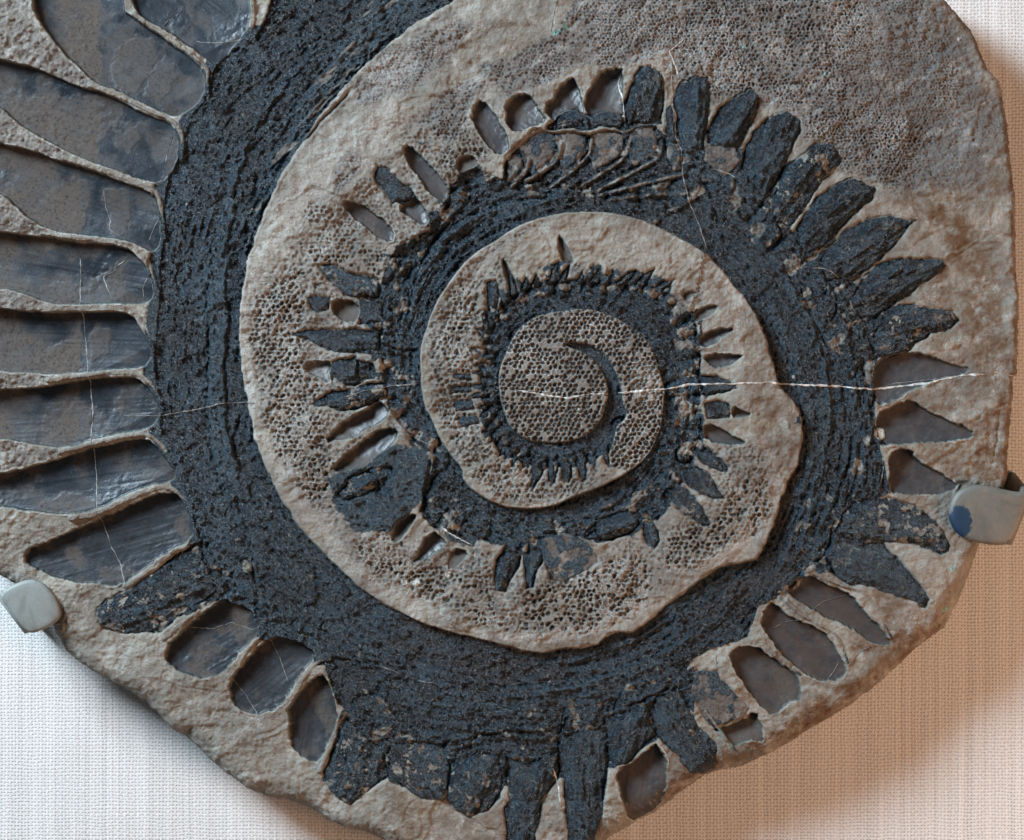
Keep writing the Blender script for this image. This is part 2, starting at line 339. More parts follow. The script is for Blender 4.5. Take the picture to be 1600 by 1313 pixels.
# places where prismatic cartilage shows as honeycomb: outline, pitch, strength, softness
FOAM_WIDE = [([(420,420),(520,330),(640,200),(760,120),(760,240),(640,380),(590,470),(590,620),(560,760),(640,840),(760,880),(900,880),(1010,850),(1090,800),(1150,720),(1210,740),(1190,830),(1080,880),(980,960),(860,1000),(740,980),(600,910),(500,810),(430,700),(400,560)], 7.6, .45, 26),
 ([(690,540),(740,430),(800,400),(760,520),(740,600),(770,700),(860,745),(960,740),(900,780),(800,785),(720,720),(680,640)], 7.8, .6, 16)]
FOAM = [
 (DISC, 8.0, 1.0, 4),
 ([(670,560),(690,480),(715,440),(760,430),(755,500),(742,546),(735,600),(745,660),(775,706),(830,735),(880,740),(930,733),(900,760),(850,785),(790,780),(740,740),(700,690)], 8.6, .75, 14),
 ([(660,560),(668,520),(700,455),(735,412),(790,370),(860,340),(830,360),(770,400),(715,450),(690,500),(680,560)], 8.0, .55, 5),
 ([(400,470),(430,440),(475,420),(500,440),(480,470),(470,520),(470,570),(500,600),(495,650),(505,690),(530,740),(520,800),(480,780),(440,720),(415,660),(400,590),(395,530)], 8.4, 1.0, 12),
 ([(475,400),(560,395),(610,395),(600,440),(540,420),(490,412)], 8.0, .8, 6),
 ([(500,360),(540,340),(590,370),(600,400),(520,400),(470,410),(478,380)], 8.0, .5, 9),
 ([(470,340),(490,320),(520,330),(510,345),(490,352)], 8.0, .8, 6),
 ([(555,850),(600,850),(650,880),(700,890),(770,920),(780,960),(830,990),(760,980),(690,950),(620,910),(570,880)], 8.4, .9, 12),
 ([(735,860),(770,860),(770,930),(720,900)], 8.0, .7, 6),
 ([(820,925),(870,905),(930,890),(960,870),(1000,868),(1020,890),(1010,930),(985,965),(930,985),(860,995),(815,985)], 8.6, 1.0, 5),
 ([(1035,860),(1040,825),(1075,820),(1110,820),(1140,790),(1165,740),(1190,760),(1200,790),(1180,840),(1130,860),(1080,885),(1040,890)], 8.6, 1.0, 10),
 ([(1120,700),(1160,690),(1200,700),(1190,740),(1140,760),(1115,740)], 7.5, .5, 12),
 ([(520,300),(525,265),(545,240),(570,235),(560,270),(540,300),(510,312)], 6.4, .7, 6),
 ([(560,130),(600,80),(660,55),(720,35),(740,40),(710,80),(680,110),(640,140),(580,165),(560,160)], 5.8, .6, 8),
 ([(650,190),(690,150),(730,130),(760,130),(735,160),(735,210),(700,220),(660,200)], 5.8, .8, 7),
 ([(750,100),(800,95),(860,55),(890,20),(930,-60),(1060,-60),(1060,60),(1010,95),(940,98),(880,115),(830,140),(790,145),(760,130)], 6.0, .75, 9),
 ([(1060,120),(1050,60),(1100,-60),(1330,-60),(1360,20),(1310,110),(1340,140),(1290,160),(1240,170),(1190,140),(1120,150)], 6.6, 1.0, 14),
 ([(1250,175),(1310,160),(1370,170),(1440,190),(1430,250),(1400,290),(1370,285),(1320,260),(1300,220),(1260,215)], 6.2, .9, 14),
 ([(1060,-60),(1400,-60),(1480,40),(1500,160),(1440,300),(1380,300),(1280,220),(1180,150),(1060,110)], 5.4, .6, 26),
 ([(1380,-60),(1450,-40),(1530,90),(1560,200),(1540,300),(1450,260),(1400,120)], 5.2, .35, 26),
 ([(1430,190),(1500,180),(1500,260),(1470,290),(1430,260)], 6.2, .45, 14),
 ([(690,240),(730,215),(770,240),(740,250),(720,270),(700,280)], 7.5, .9, 5),
 ([(1070,455),(1100,450),(1095,480)], 7.0, .6, 4),
 ([(700,500),(735,460),(750,520),(730,580),(700,570)], 9.0, .9, 8),
]

# ------------------------------------------------------------------ height field and surface kinds
d_slab = sdf(SLAB, VX + 1.2 * fbm(X, Y, 9, 31, 2), VY + 1.2 * fbm(X, Y, 9, 32, 2))
inside = d_slab < 0

big = fbm(X, Y, 170, 41, 3); mid = fbm(X, Y, 46, 42, 3); fine = fbm(X, Y, 9, 43, 3)
flake = ridged(X + 8 * mid, Y + 8 * big, 60, 44, 4)
terr = fbm(X * 0.9 + Y * 0.5, Y, 90, 47, 3) * 4.0
terr = (np.floor(terr) + sst(0.25, 0.75, terr - np.floor(terr))) * 1.6     # little broken steps in the rock
micro = fbm(X, Y, 4.2, 48, 2)
rough_zone = 0.5 + 1.0 * vn(X, Y, 120, 49)
def plates(pitch, seed, sharp):
    f1_, gap_, rid_ = cells(X + 14 * mid + 4 * fine, Y * 1.35 + 14 * big + 5 * fine, pitch, seed, .45)
    return (rid_ - .5) * sst(0, sharp, gap_) 
plate = 3.4 * plates(74, 21, .10) + 1.9 * plates(27, 23, .16)
H = 4.0 * big + 2.6 * mid + (1.7 * fine + 0.7 * micro) * rough_zone + 3.6 * (flake - 0.5) + terr * 1.2 + plate
rockH = H.copy()

# LIC: noise smeared along the growth direction of the spiral
th = np.arctan2(Y - 612, X - 882)
tx = -np.sin(th) + 0.125 * np.cos(th); ty = np.cos(th) + 0.125 * np.sin(th)
gr = rng.rand(NY, NX).astype(np.float32)
gr2 = vn(X, Y, 5, 77)
ii = np.arange(NX)[None, :].astype(np.float32); jj = np.arange(NY)[:, None].astype(np.float32)
def smear(src, steps, stp):
    acc = np.zeros_like(src); n = 0
    for k in range(-steps, steps + 1):
        a = np.clip((ii + tx * k * stp + 0.5).astype(np.int32), 0, NX - 1)
        b = np.clip((jj + ty * k * stp + 0.5).astype(np.int32), 0, NY - 1)
        acc += src[b, a]; n += 1
    return acc / n
lic = smear(gr2, 9, 2.0); lic = (lic - lic.mean()) / (lic.std() + 1e-6)          # broad streaks
lic2 = smear(gr, 4, 1.0); lic2 = (lic2 - lic2.mean()) / (lic2.std() + 1e-6)      # fine streaks
grain = fbm(X, Y, 5.0, 51, 2) + 0.5 * (gr - 0.5)

clod = fbm(X, Y, 12, 53, 3)
lic_amp = 0.15 + .55 * sst(.4, .8, vn(X, Y, 110, 54))
bone = np.zeros_like(H); enam = bone.copy(); pit = bone.copy(); pale = bone.copy()
stain = .35 * sst(.0, .6, fbm(X, Y, 80, 183, 4)) + .45 * sst(850, 1400, X) * sst(-.4, .5, fbm(X, Y, 70, 184, 4))
pale += .45 * sst(.62, .86, ridged(X, Y, 44, 185, 4)) * vn(X, Y, 6, 186)
dust = .35 * sst(.1, .6, fbm(X, Y, 55, 187, 4)) + 0 * H; blue = bone.copy(); wet = bone.copy()
label = np.zeros(H.shape, np.int32)
PARTS = [('rock_matrix', None)]

def new_part(name, lab=None):
    PARTS.append((name, lab)); return len(PARTS) - 1

_l = .42 * lic + 2.2 * fbm(X, Y, 38, 54, 3)
lay = 1.5 * (np.floor(_l) + sst(.35, .65, _l - np.floor(_l))) * .7
def boneH(level, s=1.0):
    return level + s * (lic * lic_amp + 0.3 * lic2 + 2.2 * grain + 2.6 * clod + 2.4 * mid + lay)

PEB = []
def put(arr, sl, w, val):
    arr[sl] = arr[sl] * (1 - w) + val * w

def patch(arr, pts, val, soft=6, warp=True, breakup=0.0, wl=14, seed=3):
    sl = window(pts, soft * 2 + 6)
    x, y = (WX[sl], WY[sl]) if warp else (X[sl], Y[sl])
    d = sdf(pts, x, y)
    if breakup: d = d + breakup * fbm(X[sl], Y[sl], wl, seed, 3)
    w = sst(soft, -soft, d)
    put(arr, sl, w, val)
    return sl, w

def region(pts, hf, edge=2.5, warp=True, **attrs):
    sl = window(pts, 12)
    x, y = (WX[sl], WY[sl]) if warp else (VX[sl], VY[sl])
    d = sdf(pts, x, y); w = sst(edge, -edge, d)
    H[sl] = H[sl] * (1 - w) + (hf[sl] if isinstance(hf, np.ndarray) else hf) * w
    wc = sst(1.2, -1.2, d)
    for k, v in attrs.items():
        put(globals()[k], sl, wc, v[sl] if isinstance(v, np.ndarray) else v)
    return sl, d

# 1. the wide spiral band of bone
id_band = new_part('spiral_bone', 'broad dark outer turn of the tooth spiral')
sl, d = region(smooth_line(BAND_A, 1), boneH(-5.0), 3.0, bone=1.0, dust=0.0, pale=0.0, stain=0.0)
label[sl] = np.where(d < 0, id_band, label[sl])
# mottled root zone outside the band, upper right and right
for pts, tanw in ([(1090,275),(1066,262),(1040,205),(1100,232),(1160,232),(1185,300),(1210,345),(1245,385),(1275,425),(1330,440),(1372,480),(1372,562),(1366,640),(1374,700),(1392,770),(1330,800),(1300,870),(1296,800),(1330,740),(1330,610),(1290,540),(1250,450),(1220,380),(1180,310)],.55), \
          ([(541,1110),(700,1150),(860,1140),(950,1105),(1060,1060),(1085,1040),(1085,1110),(1020,1160),(960,1200),(880,1215),(800,1225),(700,1235),(610,1210),(560,1160)],.4), \
          ([(280,730),(300,800),(320,880),(340,925),(400,965),(420,990),(500,1020),(510,1000),(400,930),(340,850)],.2):
    sl, d = region(pts, boneH(-2.5, 1.3), 4, bone=1.0)
    m = sst(.15, .5, fbm(X[sl], Y[sl], 26, 61, 4)) * sst(3, -3, d) * tanw * .6
    put(dust, sl, sst(3, -3, d), .5 + .5 * vn(X[sl], Y[sl], 25, 62))
    bone[sl] *= 1 - m
    label[sl] = np.where(d < 0, id_band, label[sl])
dbo = sdf(smooth_line(BAND_OUT, 1), WX, WY)
strip = sst(20, 13, dbo) * sst(-2, 1, dbo) * ((X < 520) & (Y > 40) & (Y < 1040))
put(bone, (slice(None), slice(None)), strip, .9); put(dust, (slice(None), slice(None)), strip, .7)
H[:] = H * (1 - strip) + (-2.0 + 1.5 * grain + clod + 1.5 * mid) * strip
# roots of the middle upper teeth
RZ = [(785,296),(788,246),(808,226),(840,203),(865,210),(890,203),(918,210),(945,202),(980,208),(997,196),(1024,198),(1045,215),(1075,228),(1110,235),(1160,232),(1185,300),(1200,345),(1150,330),(1080,300),(950,310),(840,300)]
sl, d = region(RZ, boneH(-2.0, 1.0), 3, bone=.9)
label[sl] = np.where(d < 0, id_band, label[sl])
# 2. second turn
id_b2 = new_part('spiral_bone', 'second turn of the tooth spiral, dark and cracked')
sl, d = region(B2_OUT, boneH(-4.0, 1.2), 3.5, bone=1.0, dust=0.0, pale=0.0, stain=0.0)
label[sl] = np.where(d < 0, id_b2, label[sl])
# 3. rock ring inside it
id_ring = new_part('rock_core', 'tan ring of rock between the second and third turns')
ringH = 5.0 + 3.0 * mid + 1.9 * fine + .8 * micro + 3.5 * (flake - 0.5) + 1.5 * big + terr * .8 + plate
sl, d = region(smooth_line(T2_OUT, 1), ringH, 2.0, warp=False, bone=0.0)
label[sl] = np.where(d < 0, id_ring, label[sl])
# the bone band between ring rock and the second turn, right hand side
# 4. third turn
id_b3 = new_part('spiral_bone', 'innermost full turn of the tooth spiral')
B3P = [(1038,607),(1060,640),(1040,700),(1020,730),(1045,770),(1098,700),(1098,660),(1092,590),(1098,560),(1090,520),(1078,490),(1062,472),(1042,458),(1022,448),(1000,440),(980,444),(960,438),(935,438),(910,436),(880,436),(850,438),(818,446),(802,454),(787,468),(770,495),(758,525),
       (750,555),(748,592),(753,640),(766,674),(775,704),(800,718),(830,727),(880,732),(925,726),(950,700),(957,670),(950,640),(930,600),(1000,560)]
B3P = [tuple(q) for q in smooth_line(B3P, 1)]
sl, d = region(B3P, boneH(-3.0, 1.2), 3.0, bone=1.0, dust=0.0, pale=0.0, stain=0.0)
label[sl] = np.where(d < 0, id_b3, label[sl])
# 5. honeycombed disc in the middle
id_disc = new_part('rock_core', 'round honeycombed stone heart of the spiral')
discH = 5.0 + 2.0 * mid + 1.0 * fine + .4 * micro - 0.00012 * ((X - 880) ** 2 + (Y - 600) ** 2)
sl, d = region(smooth_line(DISC, 1), discH, 2.0, warp=False, bone=0.0)
label[sl] = np.where(d < 0, id_disc, label[sl])
id_tail = new_part('spiral_bone', 'smallest dark tip of the spiral in the stone heart')
sl, d = region(smooth_line(TAIL, 1), boneH(-5.5, .7), 2.5, warp=False, bone=1.0, dust=0.0, pale=0.0, stain=0.0)
label[sl] = np.where(d < 0, id_tail, label[sl])

# raise the tan plateau between first and second turn so that its rim stands proud of the bone
PLAT = T1_IN[1:] + [(1068,375),(971,335),(870,334),(732,402),(656,549),(686,683),(759,781),(800,796),(980,760),(1060,620),(1060,470),(880,300),(800,200)]
d_plat = sdf(T1_IN[1:] , VX, VY)
rim = sst(2, -16, d_plat) * (label == 0)
H += 5.0 * sst(2, -3, d_plat) * (label == 0) * sst(120, 240, Y)

# root folds: low fins fanning outward on the inner turns, with tan rock caught between them
aa = np.arctan2(Y - 605, X - 880); rr = np.hypot(X - 880, Y - 605)
for pid_, rad_in, K, amp in ((id_b3, None, 46, 3.0), (id_b2, None, 40, 3.4)):
    msk = label == pid_
    dd = sdf(B3P if pid_ == id_b3 else B2_OUT, WX, WY)
    zone = msk * sst(-34 if pid_ == id_b3 else -46, -8, dd)
    ph = aa * K + rr * .05 + 2.2 * fbm(X, Y, 34, 171, 3)
    fin = np.abs(np.sin(ph * .5)) ** .7
    H += zone * amp * 2.5 * (fin - .6)
    fleck = zone * sst(.08, .34, fbm(X, Y, 17, 173, 4))
    bone *= 1 - .62 * fleck; H += 1.5 * fleck
    dust[:] = np.maximum(dust, zone * sst(-.1, .4, fbm(X, Y, 24, 175, 4)) * .9)
fl = sst(.42, .62, fbm(X, Y, 14, 177, 5, .7)) * (label == id_band)
bone *= 1 - .75 * fl
dust[:] = np.maximum(dust, (label == id_band) * sst(.25, .55, fbm(X, Y, 34, 179, 4)) * .6)
H += (label == id_band) * 2.0 * np.floor(1.6 * fbm(X, Y, 70, 181, 4) + .5)
MIXES = [([(1040,440),(1100,480),(1098,560),(1096,620),(1100,700),(1066,770),(1036,760),(1060,700),(1058,600),(1054,520),(1030,470)],9,1.0),
 ([(660,800),(700,780),(780,805),(860,810),(940,795),(1000,765),(1050,735),(1056,785),(990,840),(900,848),(800,858),(700,848)],9,.9),
 ([(570,470),(620,430),(650,480),(650,560),(656,640),(695,705),(670,724),(600,650),(580,560)],9,.8),
 ([(600,400),(650,360),(690,290),(745,255),(765,285),(700,345),(650,410),(610,450)],8,.8),
 ([(748,560),(754,500),(790,436),(880,408),(960,418),(1045,436),(1044,470),(960,452),(880,450),(806,478),(778,530),(766,600),(775,680),(758,684),(738,600)],7,1.0),
 ([(1100,278),(1180,290),(1250,370),(1310,440),(1370,500),(1370,640),(1345,750),(1322,740),(1318,600),(1280,520),(1230,430),(1170,350)],12,.8),
 ([(560,1150),(700,1158),(860,1140),(1000,1092),(1080,1045),(1095,1090),(1000,1140),(880,1195),(700,1205),(590,1200)],12,.7),
 ([(1200,935),(1260,880),(1300,800),(1335,760),(1345,800),(1310,880),(1260,925)],8,.7),
 ([(520,760),(600,710),(672,712),(676,770),(620,830),(540,830)],8,.5)]
for n, (pts, wl_, st) in enumerate(MIXES):
    sl = window(pts, 26)
    d = sdf(pts, WX[sl], WY[sl]) + 9 * fbm(X[sl], Y[sl], 24, 211 + n, 3)
    m = sst(6, -6, d) * (label[sl] != id_disc)
    f_ = fbm(X[sl], Y[sl], wl_ * 2.2, 213 + n, 4); g_ = fbm(X[sl], Y[sl], wl_ * 1.6, 233 + n, 4)
    H[sl] += m * (5.0 * f_ + 2.5 * np.abs(g_) - 1.0)
    tanw = sst(.10, .32, f_) * m * st
    bone[sl] = np.maximum(bone[sl], .8 * m * (f_ < 0)) * (1 - .85 * tanw)
    put(dust, sl, m * sst(-.25, .15, g_), .95); put(pale, sl, m * sst(.45, .6, f_), .4); put(stain, sl, m, .08)
# upper end of the broad band thins into grey film over rock
pts = [(560,110),(610,55),(650,25),(720,-30),(800,-100),(640,-100),(560,20),(470,160),(420,260),(400,330),(440,270),(500,180)]
sl = window(pts, 26); d = sdf(pts, WX[sl], WY[sl]) + 16 * fbm(X[sl], Y[sl], 30, 251, 4); m = sst(10, -12, d)
put(dust, sl, m, 1.0); bone[sl] *= 1 - .75 * m * sst(-.1, .35, fbm(X[sl] + Y[sl], Y[sl] * .4, 16, 253, 4)); 
# 6. crusted rock between the long enamel teeth
for c in CRUST:
    region(c, rockH * 0.8 + 6.5 * (ridged(X, Y, 22, 71, 4) - .5) + 1.5 * micro - .5, 5, pale=.55 * sst(.55, .8, vn(X, Y, 9, 273)) * vn(X, Y, 40, 274), stain=0.3, dust=.45 + .5 * vn(X, Y, 18, 275))

# 7. teeth
def pca(pts):
    p = np.array(pts, float); c = p.mean(0); u, s, v = np.linalg.svd(p - c); return c, v[0]
trnd = random.Random(5)
def spikes(a0, a1, n, rad, L, W, lean, cx, cy, rs):
    q = random.Random(rs); out = []
    for i in range(n):
        a = math.radians(a0 + (a1 - a0) * (i + q.uniform(.2, .8)) / n); rb = rad(math.degrees(a)) - 6
        l = L * q.uniform(.55, 1.15); w_ = W * q.uniform(.75, 1.2)
        ux, uy = math.cos(a), math.sin(a); tx_, ty_ = -uy, ux
        bx_, by_ = cx + ux * rb, cy + uy * rb; k_ = q.uniform(-.2, .2) + lean
        tip = (bx_ + ux * l + tx_ * l * k_, by_ + uy * l + ty_ * l * k_)
        out.append(('b', [(bx_ - tx_ * w_ / 2, by_ - ty_ * w_ / 2), (bx_ + ux * l * .55 + tx_ * (l * k_ * .4 - w_ * .42), by_ + uy * l * .55 + ty_ * (l * k_ * .4 - w_ * .42)), tip,
            (bx_ + ux * l * .6 + tx_ * (l * k_ * .5 + w_ * .42), by_ + uy * l * .6 + ty_ * (l * k_ * .5 + w_ * .42)), (bx_ + tx_ * w_ / 2, by_ + ty_ * w_ / 2)]))
    return out
def edge_radius(poly, cx, cy):
    P_ = np.array(poly, float); P_ = np.vstack([P_, P_[:1]])
    def f(deg):
        a = math.radians(deg); ux, uy = math.cos(a), math.sin(a); best = 0
        for (x0, y0), (x1, y1) in zip(P_[:-1], P_[1:]):
            den = ux * (y1 - y0) - uy * (x1 - x0)
            if abs(den) < 1e-9: continue
            t_ = ((x0 - cx) * (y1 - y0) - (y0 - cy) * (x1 - x0)) / den; u_ = ((x0 - cx) * uy - (y0 - cy) * ux) / den
            if t_ > 0 and -1e-6 <= u_ <= 1 + 1e-6: best = max(best, t_)
        return best
    return f
er3 = edge_radius(B3P, 880, 605)
TEETH = TEETH + spikes(210, 316, 15, er3, 31, 12, .2, 880, 605, 3) + spikes(142, 206, 9, er3, 22, 9, -.1, 880, 605, 4) + spikes(92, 140, 5, er3, 18, 8, 0, 880, 605, 8)
W2 = fbm(X, Y, 11, 55, 3); W3 = fbm(X, Y, 11, 58, 3); W4 = fbm(X, Y, 5, 59, 2)
# bone running from each crown down into the coil
for k, (kind, pts) in enumerate(TEETH):
    if kind != 'b': continue
    p = np.array(pts, float); c, ax = pca(pts); ext = (p - c) @ ax; hwid = (((p - c) @ np.array([-ax[1], ax[0]])).max() - ((p - c) @ np.array([-ax[1], ax[0]])).min()) / 2
    if ext.max() - ext.min() < 45: continue
    ctr = np.array([875., 610.]); sgn = 1 if (ctr - c) @ ax > 0 else -1
    half = (ext.max() - ext.min()) / 2
    e0 = c + ax * sgn * half * .5; inw = (ctr - c) / np.linalg.norm(ctr - c); dirn = ax * sgn * .6 + inw * .7; dirn /= np.linalg.norm(dirn)
    e1 = c + ax * sgn * half * .95 + dirn * half * .45
    sl = window([tuple(e0), tuple(e1)], hwid + 14); d, t = ldist([e0, e1], WX[sl] + 2 * W2[sl], WY[sl] + 2 * W3[sl])
    wdt = hwid * (.92 - .25 * t)
    w = sst(wdt + 2, wdt - 2, d) * (~((label[sl] >= id_ring) & (label[sl] != id_b3)))
    bump_ = 3.2 * np.clip(1 - (d / (wdt + 1)) ** 2, 0, 1) * sst(1.0, .6, t) + boneH(-2.5, 1.2)[sl]
    H[sl] = H[sl] * (1 - w) + bump_ * w - 2.2 * np.exp(-((d - wdt - 1) / 2.2) ** 2) * sst(1, .7, t)
    put(bone, sl, w, 1.0 - .6 * sst(.1, .4, fbm(X[sl], Y[sl], 16, 96 + k, 3)))
    put(dust, sl, w, .7 * vn(X[sl], Y[sl], 20, 97 + k))
    host = id_band if np.hypot(*(c - ctr)) > 330 else id_b2
    label[sl] = np.where((w > .5), host, label[sl])
for k, (kind, pts) in enumerate(TEETH):
    small = (max(q[0] for q in pts) - min(q[0] for q in pts)) < 45
    if kind in 'em': pts2 = smooth_line(pts, 1)
    else: pts2 = pts
    sl = window(pts, 14)
    if kind == 'm' and not small: x, y = WX[sl] + 1.8 * W2[sl] + .8 * W4[sl], WY[sl] + 1.8 * W3[sl] + .8 * W4[sl]
    elif kind in 'em': x, y = X[sl] * .4 + WX[sl] * .6, Y[sl] * .4 + WY[sl] * .6
    elif small: x, y = X[sl] * .5 + WX[sl] * .5, Y[sl] * .5 + WY[sl] * .5
    else: x, y = WX[sl] + 2.2 * W2[sl], WY[sl] + 2.2 * W3[sl]
    d = sdf(pts2, x, y)
    R = max(3.0, float(-d.min()))
    c, ax = pca(pts)
    u = (X[sl] - c[0]) * ax[0] + (Y[sl] - c[1]) * ax[1]
    v = -(X[sl] - c[0]) * ax[1] + (Y[sl] - c[1]) * ax[0]
    w = sst(1.6, -1.6, d); wc = sst(1.0, -1.0, d)
    prof = np.clip(-d / R, 0, 1)
    if kind in 'em':
        # hollow: steep wall on the upper left, floor rising gently to the lower right
        proj = 0.42 * (X[sl] - c[0]) + 0.9 * (Y[sl] - c[1])
        inm = d < 0
        lo, hi = np.percentile(proj[inm], 4), np.percentile(proj[inm], 96)
        t = np.clip((proj - lo) / (hi - lo + 1e-3), -0.1, 1.1)
        dep = min(16.0, 2.0 + R * 0.62) * (1.15 if kind == 'e' else 1.0)
        base = float(np.median(H[sl][np.abs(d) < 5])) if (np.abs(d) < 5).any() else 0
        base = base * .5
        t = np.clip(t, 0, 1) ** 1.5 if kind == 'e' else t
        floor = base - dep * (1.0 - 0.80 * t) - dep * 0.22 * np.sin(np.clip(prof, 0, 1) * 1.57)
        floor = floor + .9 * fbm(X[sl], Y[sl], 9, 98, 3) * sst(.0, .5, fbm(X[sl], Y[sl], 50, 261 + k, 3)) + 0.34 * (vn(u + .4 * v, v, 60, 81 + k, 3.4) - .5) + 0.5 * fbm(X[sl], Y[sl], 30, 82 + k, 2)
        H[sl] = H[sl] * (1 - w) + floor * w
        put(enam, sl, wc, 1.0); put(bone, sl, wc, 0.0); put(pale, sl, wc, 0.0); put(pit, sl, wc, 0)
        put(wet, sl, wc, vn(u, v, 70, 83, 7.0))
        if kind == 'e':
            put(blue, sl, wc, 0.95)
            ed = 124 - .10 * np.abs(Y[sl] - 540) * 0 + 9 * fbm(X[sl], Y[sl], 26, 92, 3) + (30 if c[1] < 220 else 0) - np.clip(Y[sl] - 690, 0, 90) * 2
            put(dust, sl, wc, .45 * sst(.0, .4, fbm(X[sl], Y[sl], 35, 99 + k, 5)) + .85 * sst(ed + 2, ed - 2, X[sl]) * sst(-.25, .45, fbm(X[sl], Y[sl], 60, 93 + k, 3) + .1 + .3 * (v / R)))
        else:
            br_ = .9 if (c[0] > 950 and c[1] > 880) else .35
            put(stain, sl, wc, br_ * sst(.2, .7, vn(u, v + 3 * W2[sl], 60, 263 + k, 11)))
            put(dust, sl, wc, .95 if small else .75 * sst(.1, .5, fbm(X[sl], Y[sl], 34, 267 + k, 4)) + .1)
            put(blue, sl, wc, float(np.clip((760 - c[0]) / 400, .3, .95)) if c[0] < 700 and c[1] > 700 else .15)
        # bright broken lip along the hollow
        lip = np.exp(-((d - 1.8) / 1.3) ** 2) * (label[sl] == 0) * sst(.45, .8, vn(X[sl], Y[sl], 17, 84))
        H[sl] += 1.2 * lip
        pale[sl] = np.maximum(pale[sl], 0.5 * lip)
        pid = new_part('tooth_hollow' if kind == 'm' else 'long_tooth')
    elif kind == 'b':
        h = min(5.0, 1.4 + R * 0.22)
        dome = h * (1 - (1 - prof) ** 2.2)
        base = float(np.median(H[sl][(d > 0) & (d < 6)])) if ((d > 0) & (d < 6)).any() else 0
        s = 1.0 if not small else 0.6
        surf = 0.4 * base - 1.5 + dome + s * (4.2 * (ridged(u * .35 + 40, v, 11, 85 + k, 3) - .5) + 1.4 * grain[sl] + 2.6 * fbm(X[sl], Y[sl], 15, 86 + k, 3))
        hw = float(np.percentile(np.abs(v[d < 0]), 92)) + 1
        crease = trnd.uniform(-.35, .35)
        surf = surf + min(4.0, hw * .18) * (1 - 1.5 * np.abs(v / hw - crease)) + s * 3.2 * (vn(u, v + 2.0 * W2[sl], 34, 95 + k, 4.2) - .5)
        H[sl] = H[sl] * (1 - w) + surf * w
        H[sl] -= (2.2 if small else 3.4) * np.exp(-((d - .6) / 1.7) ** 2) * (.3 + vn(X[sl], Y[sl], 15, 94))
        put(bone, sl, wc, 1.0); put(enam, sl, wc, 0.0); put(pale, sl, wc, 0); put(pit, sl, wc, 0)
        m = sst(.02, .30, fbm(X[sl], Y[sl], 12, 87 + k, 5, .72)) * wc * trnd.choice([.3, .6, .95])
        bone[sl] *= 1 - m * .8
        put(dust, sl, wc, sst(.35, .75, vn(u, v, 30, 88 + k, 6)))
        pid = new_part('tooth')
    else:
        dome = 2.5 * prof
        surf = np.median(H[sl][d < 3]) * .5 + dome - .5 + 1.6 * grain[sl] * .7 + 1.2 * fbm(X[sl], Y[sl], 12, 89 + k, 3)
        H[sl] = H[sl] * (1 - w) + surf * w
        H[sl] -= 2.0 * np.exp(-((d - .5) / 1.5) ** 2)
        mm = sst(-.2, .3, fbm(X[sl], Y[sl], 14, 90 + k, 4))
        put(bone, sl, wc, .30 + .45 * mm); put(enam, sl, wc, 0.45); put(dust, sl, wc, 1.0); put(stain, sl, wc, .15)
        pid = new_part('worn_tooth')
    label[sl] = np.where(d < 0, pid, label[sl])

# 8. tan partitions between the teeth, root folds
for pts, wd in RIDGES:
    p = smooth_line(pts, 2, False); sl = window(p, wd * 2 + 6)
    d, t = ldist(p, X[sl] * .6 + WX[sl] * .4, Y[sl] * .6 + WY[sl] * .4)
    wdv = wd * .76 * (1.2 - .35 * t) * (0.65 + .7 * vn(X[sl], Y[sl], 18, 91))
    w = sst(wdv + 1.2, wdv - 1.2, d)
    top = 2.2 + 1.6 * np.clip(1 - (d / (wdv + .1)) ** 4, 0, 1) + 2.2 * fine[sl] + 1.0 * micro[sl] - 3.0 * t
    H[sl] = H[sl] * (1 - w) + np.maximum(H[sl], top) * w
    put(bone, sl, w, 0.65 * sst(.72, .95, t)); put(enam, sl, w, 0.0); put(pale, sl, w, 0.04); put(stain, sl, w, .45); put(dust, sl, w, .25)
    pid = new_part('stone_ridge'); label[sl] = np.where(d < wdv, pid, label[sl])
for pts in ROOTS:
    p = smooth_line(pts, 2, False); sl = window(p, 12)
    d, t = ldist(p, X[sl], Y[sl])
    w = sst(4.2, 1.0, d)
    H[sl] += 2.2 * w - 2.2 * np.exp(-((d - 6.5) / 2.5) ** 2)
    put(bone, sl, sst(3.8, 1.4, d) * (.4 + .5 * vn(X[sl], Y[sl], 12, 271)), 0.1); put(dust, sl, sst(4.6, 1.8, d), .6)

crumb = sst(.56, .66, fbm(X, Y, 10, 191, 3)) * sst(.1, .4, fbm(X, Y, 70, 193, 3)) * (label == 0) * sst(520, 430, np.hypot(X - 850, Y - 600)) * (enam < .1)
bone = np.maximum(bone, crumb); H -= crumb * 1.0
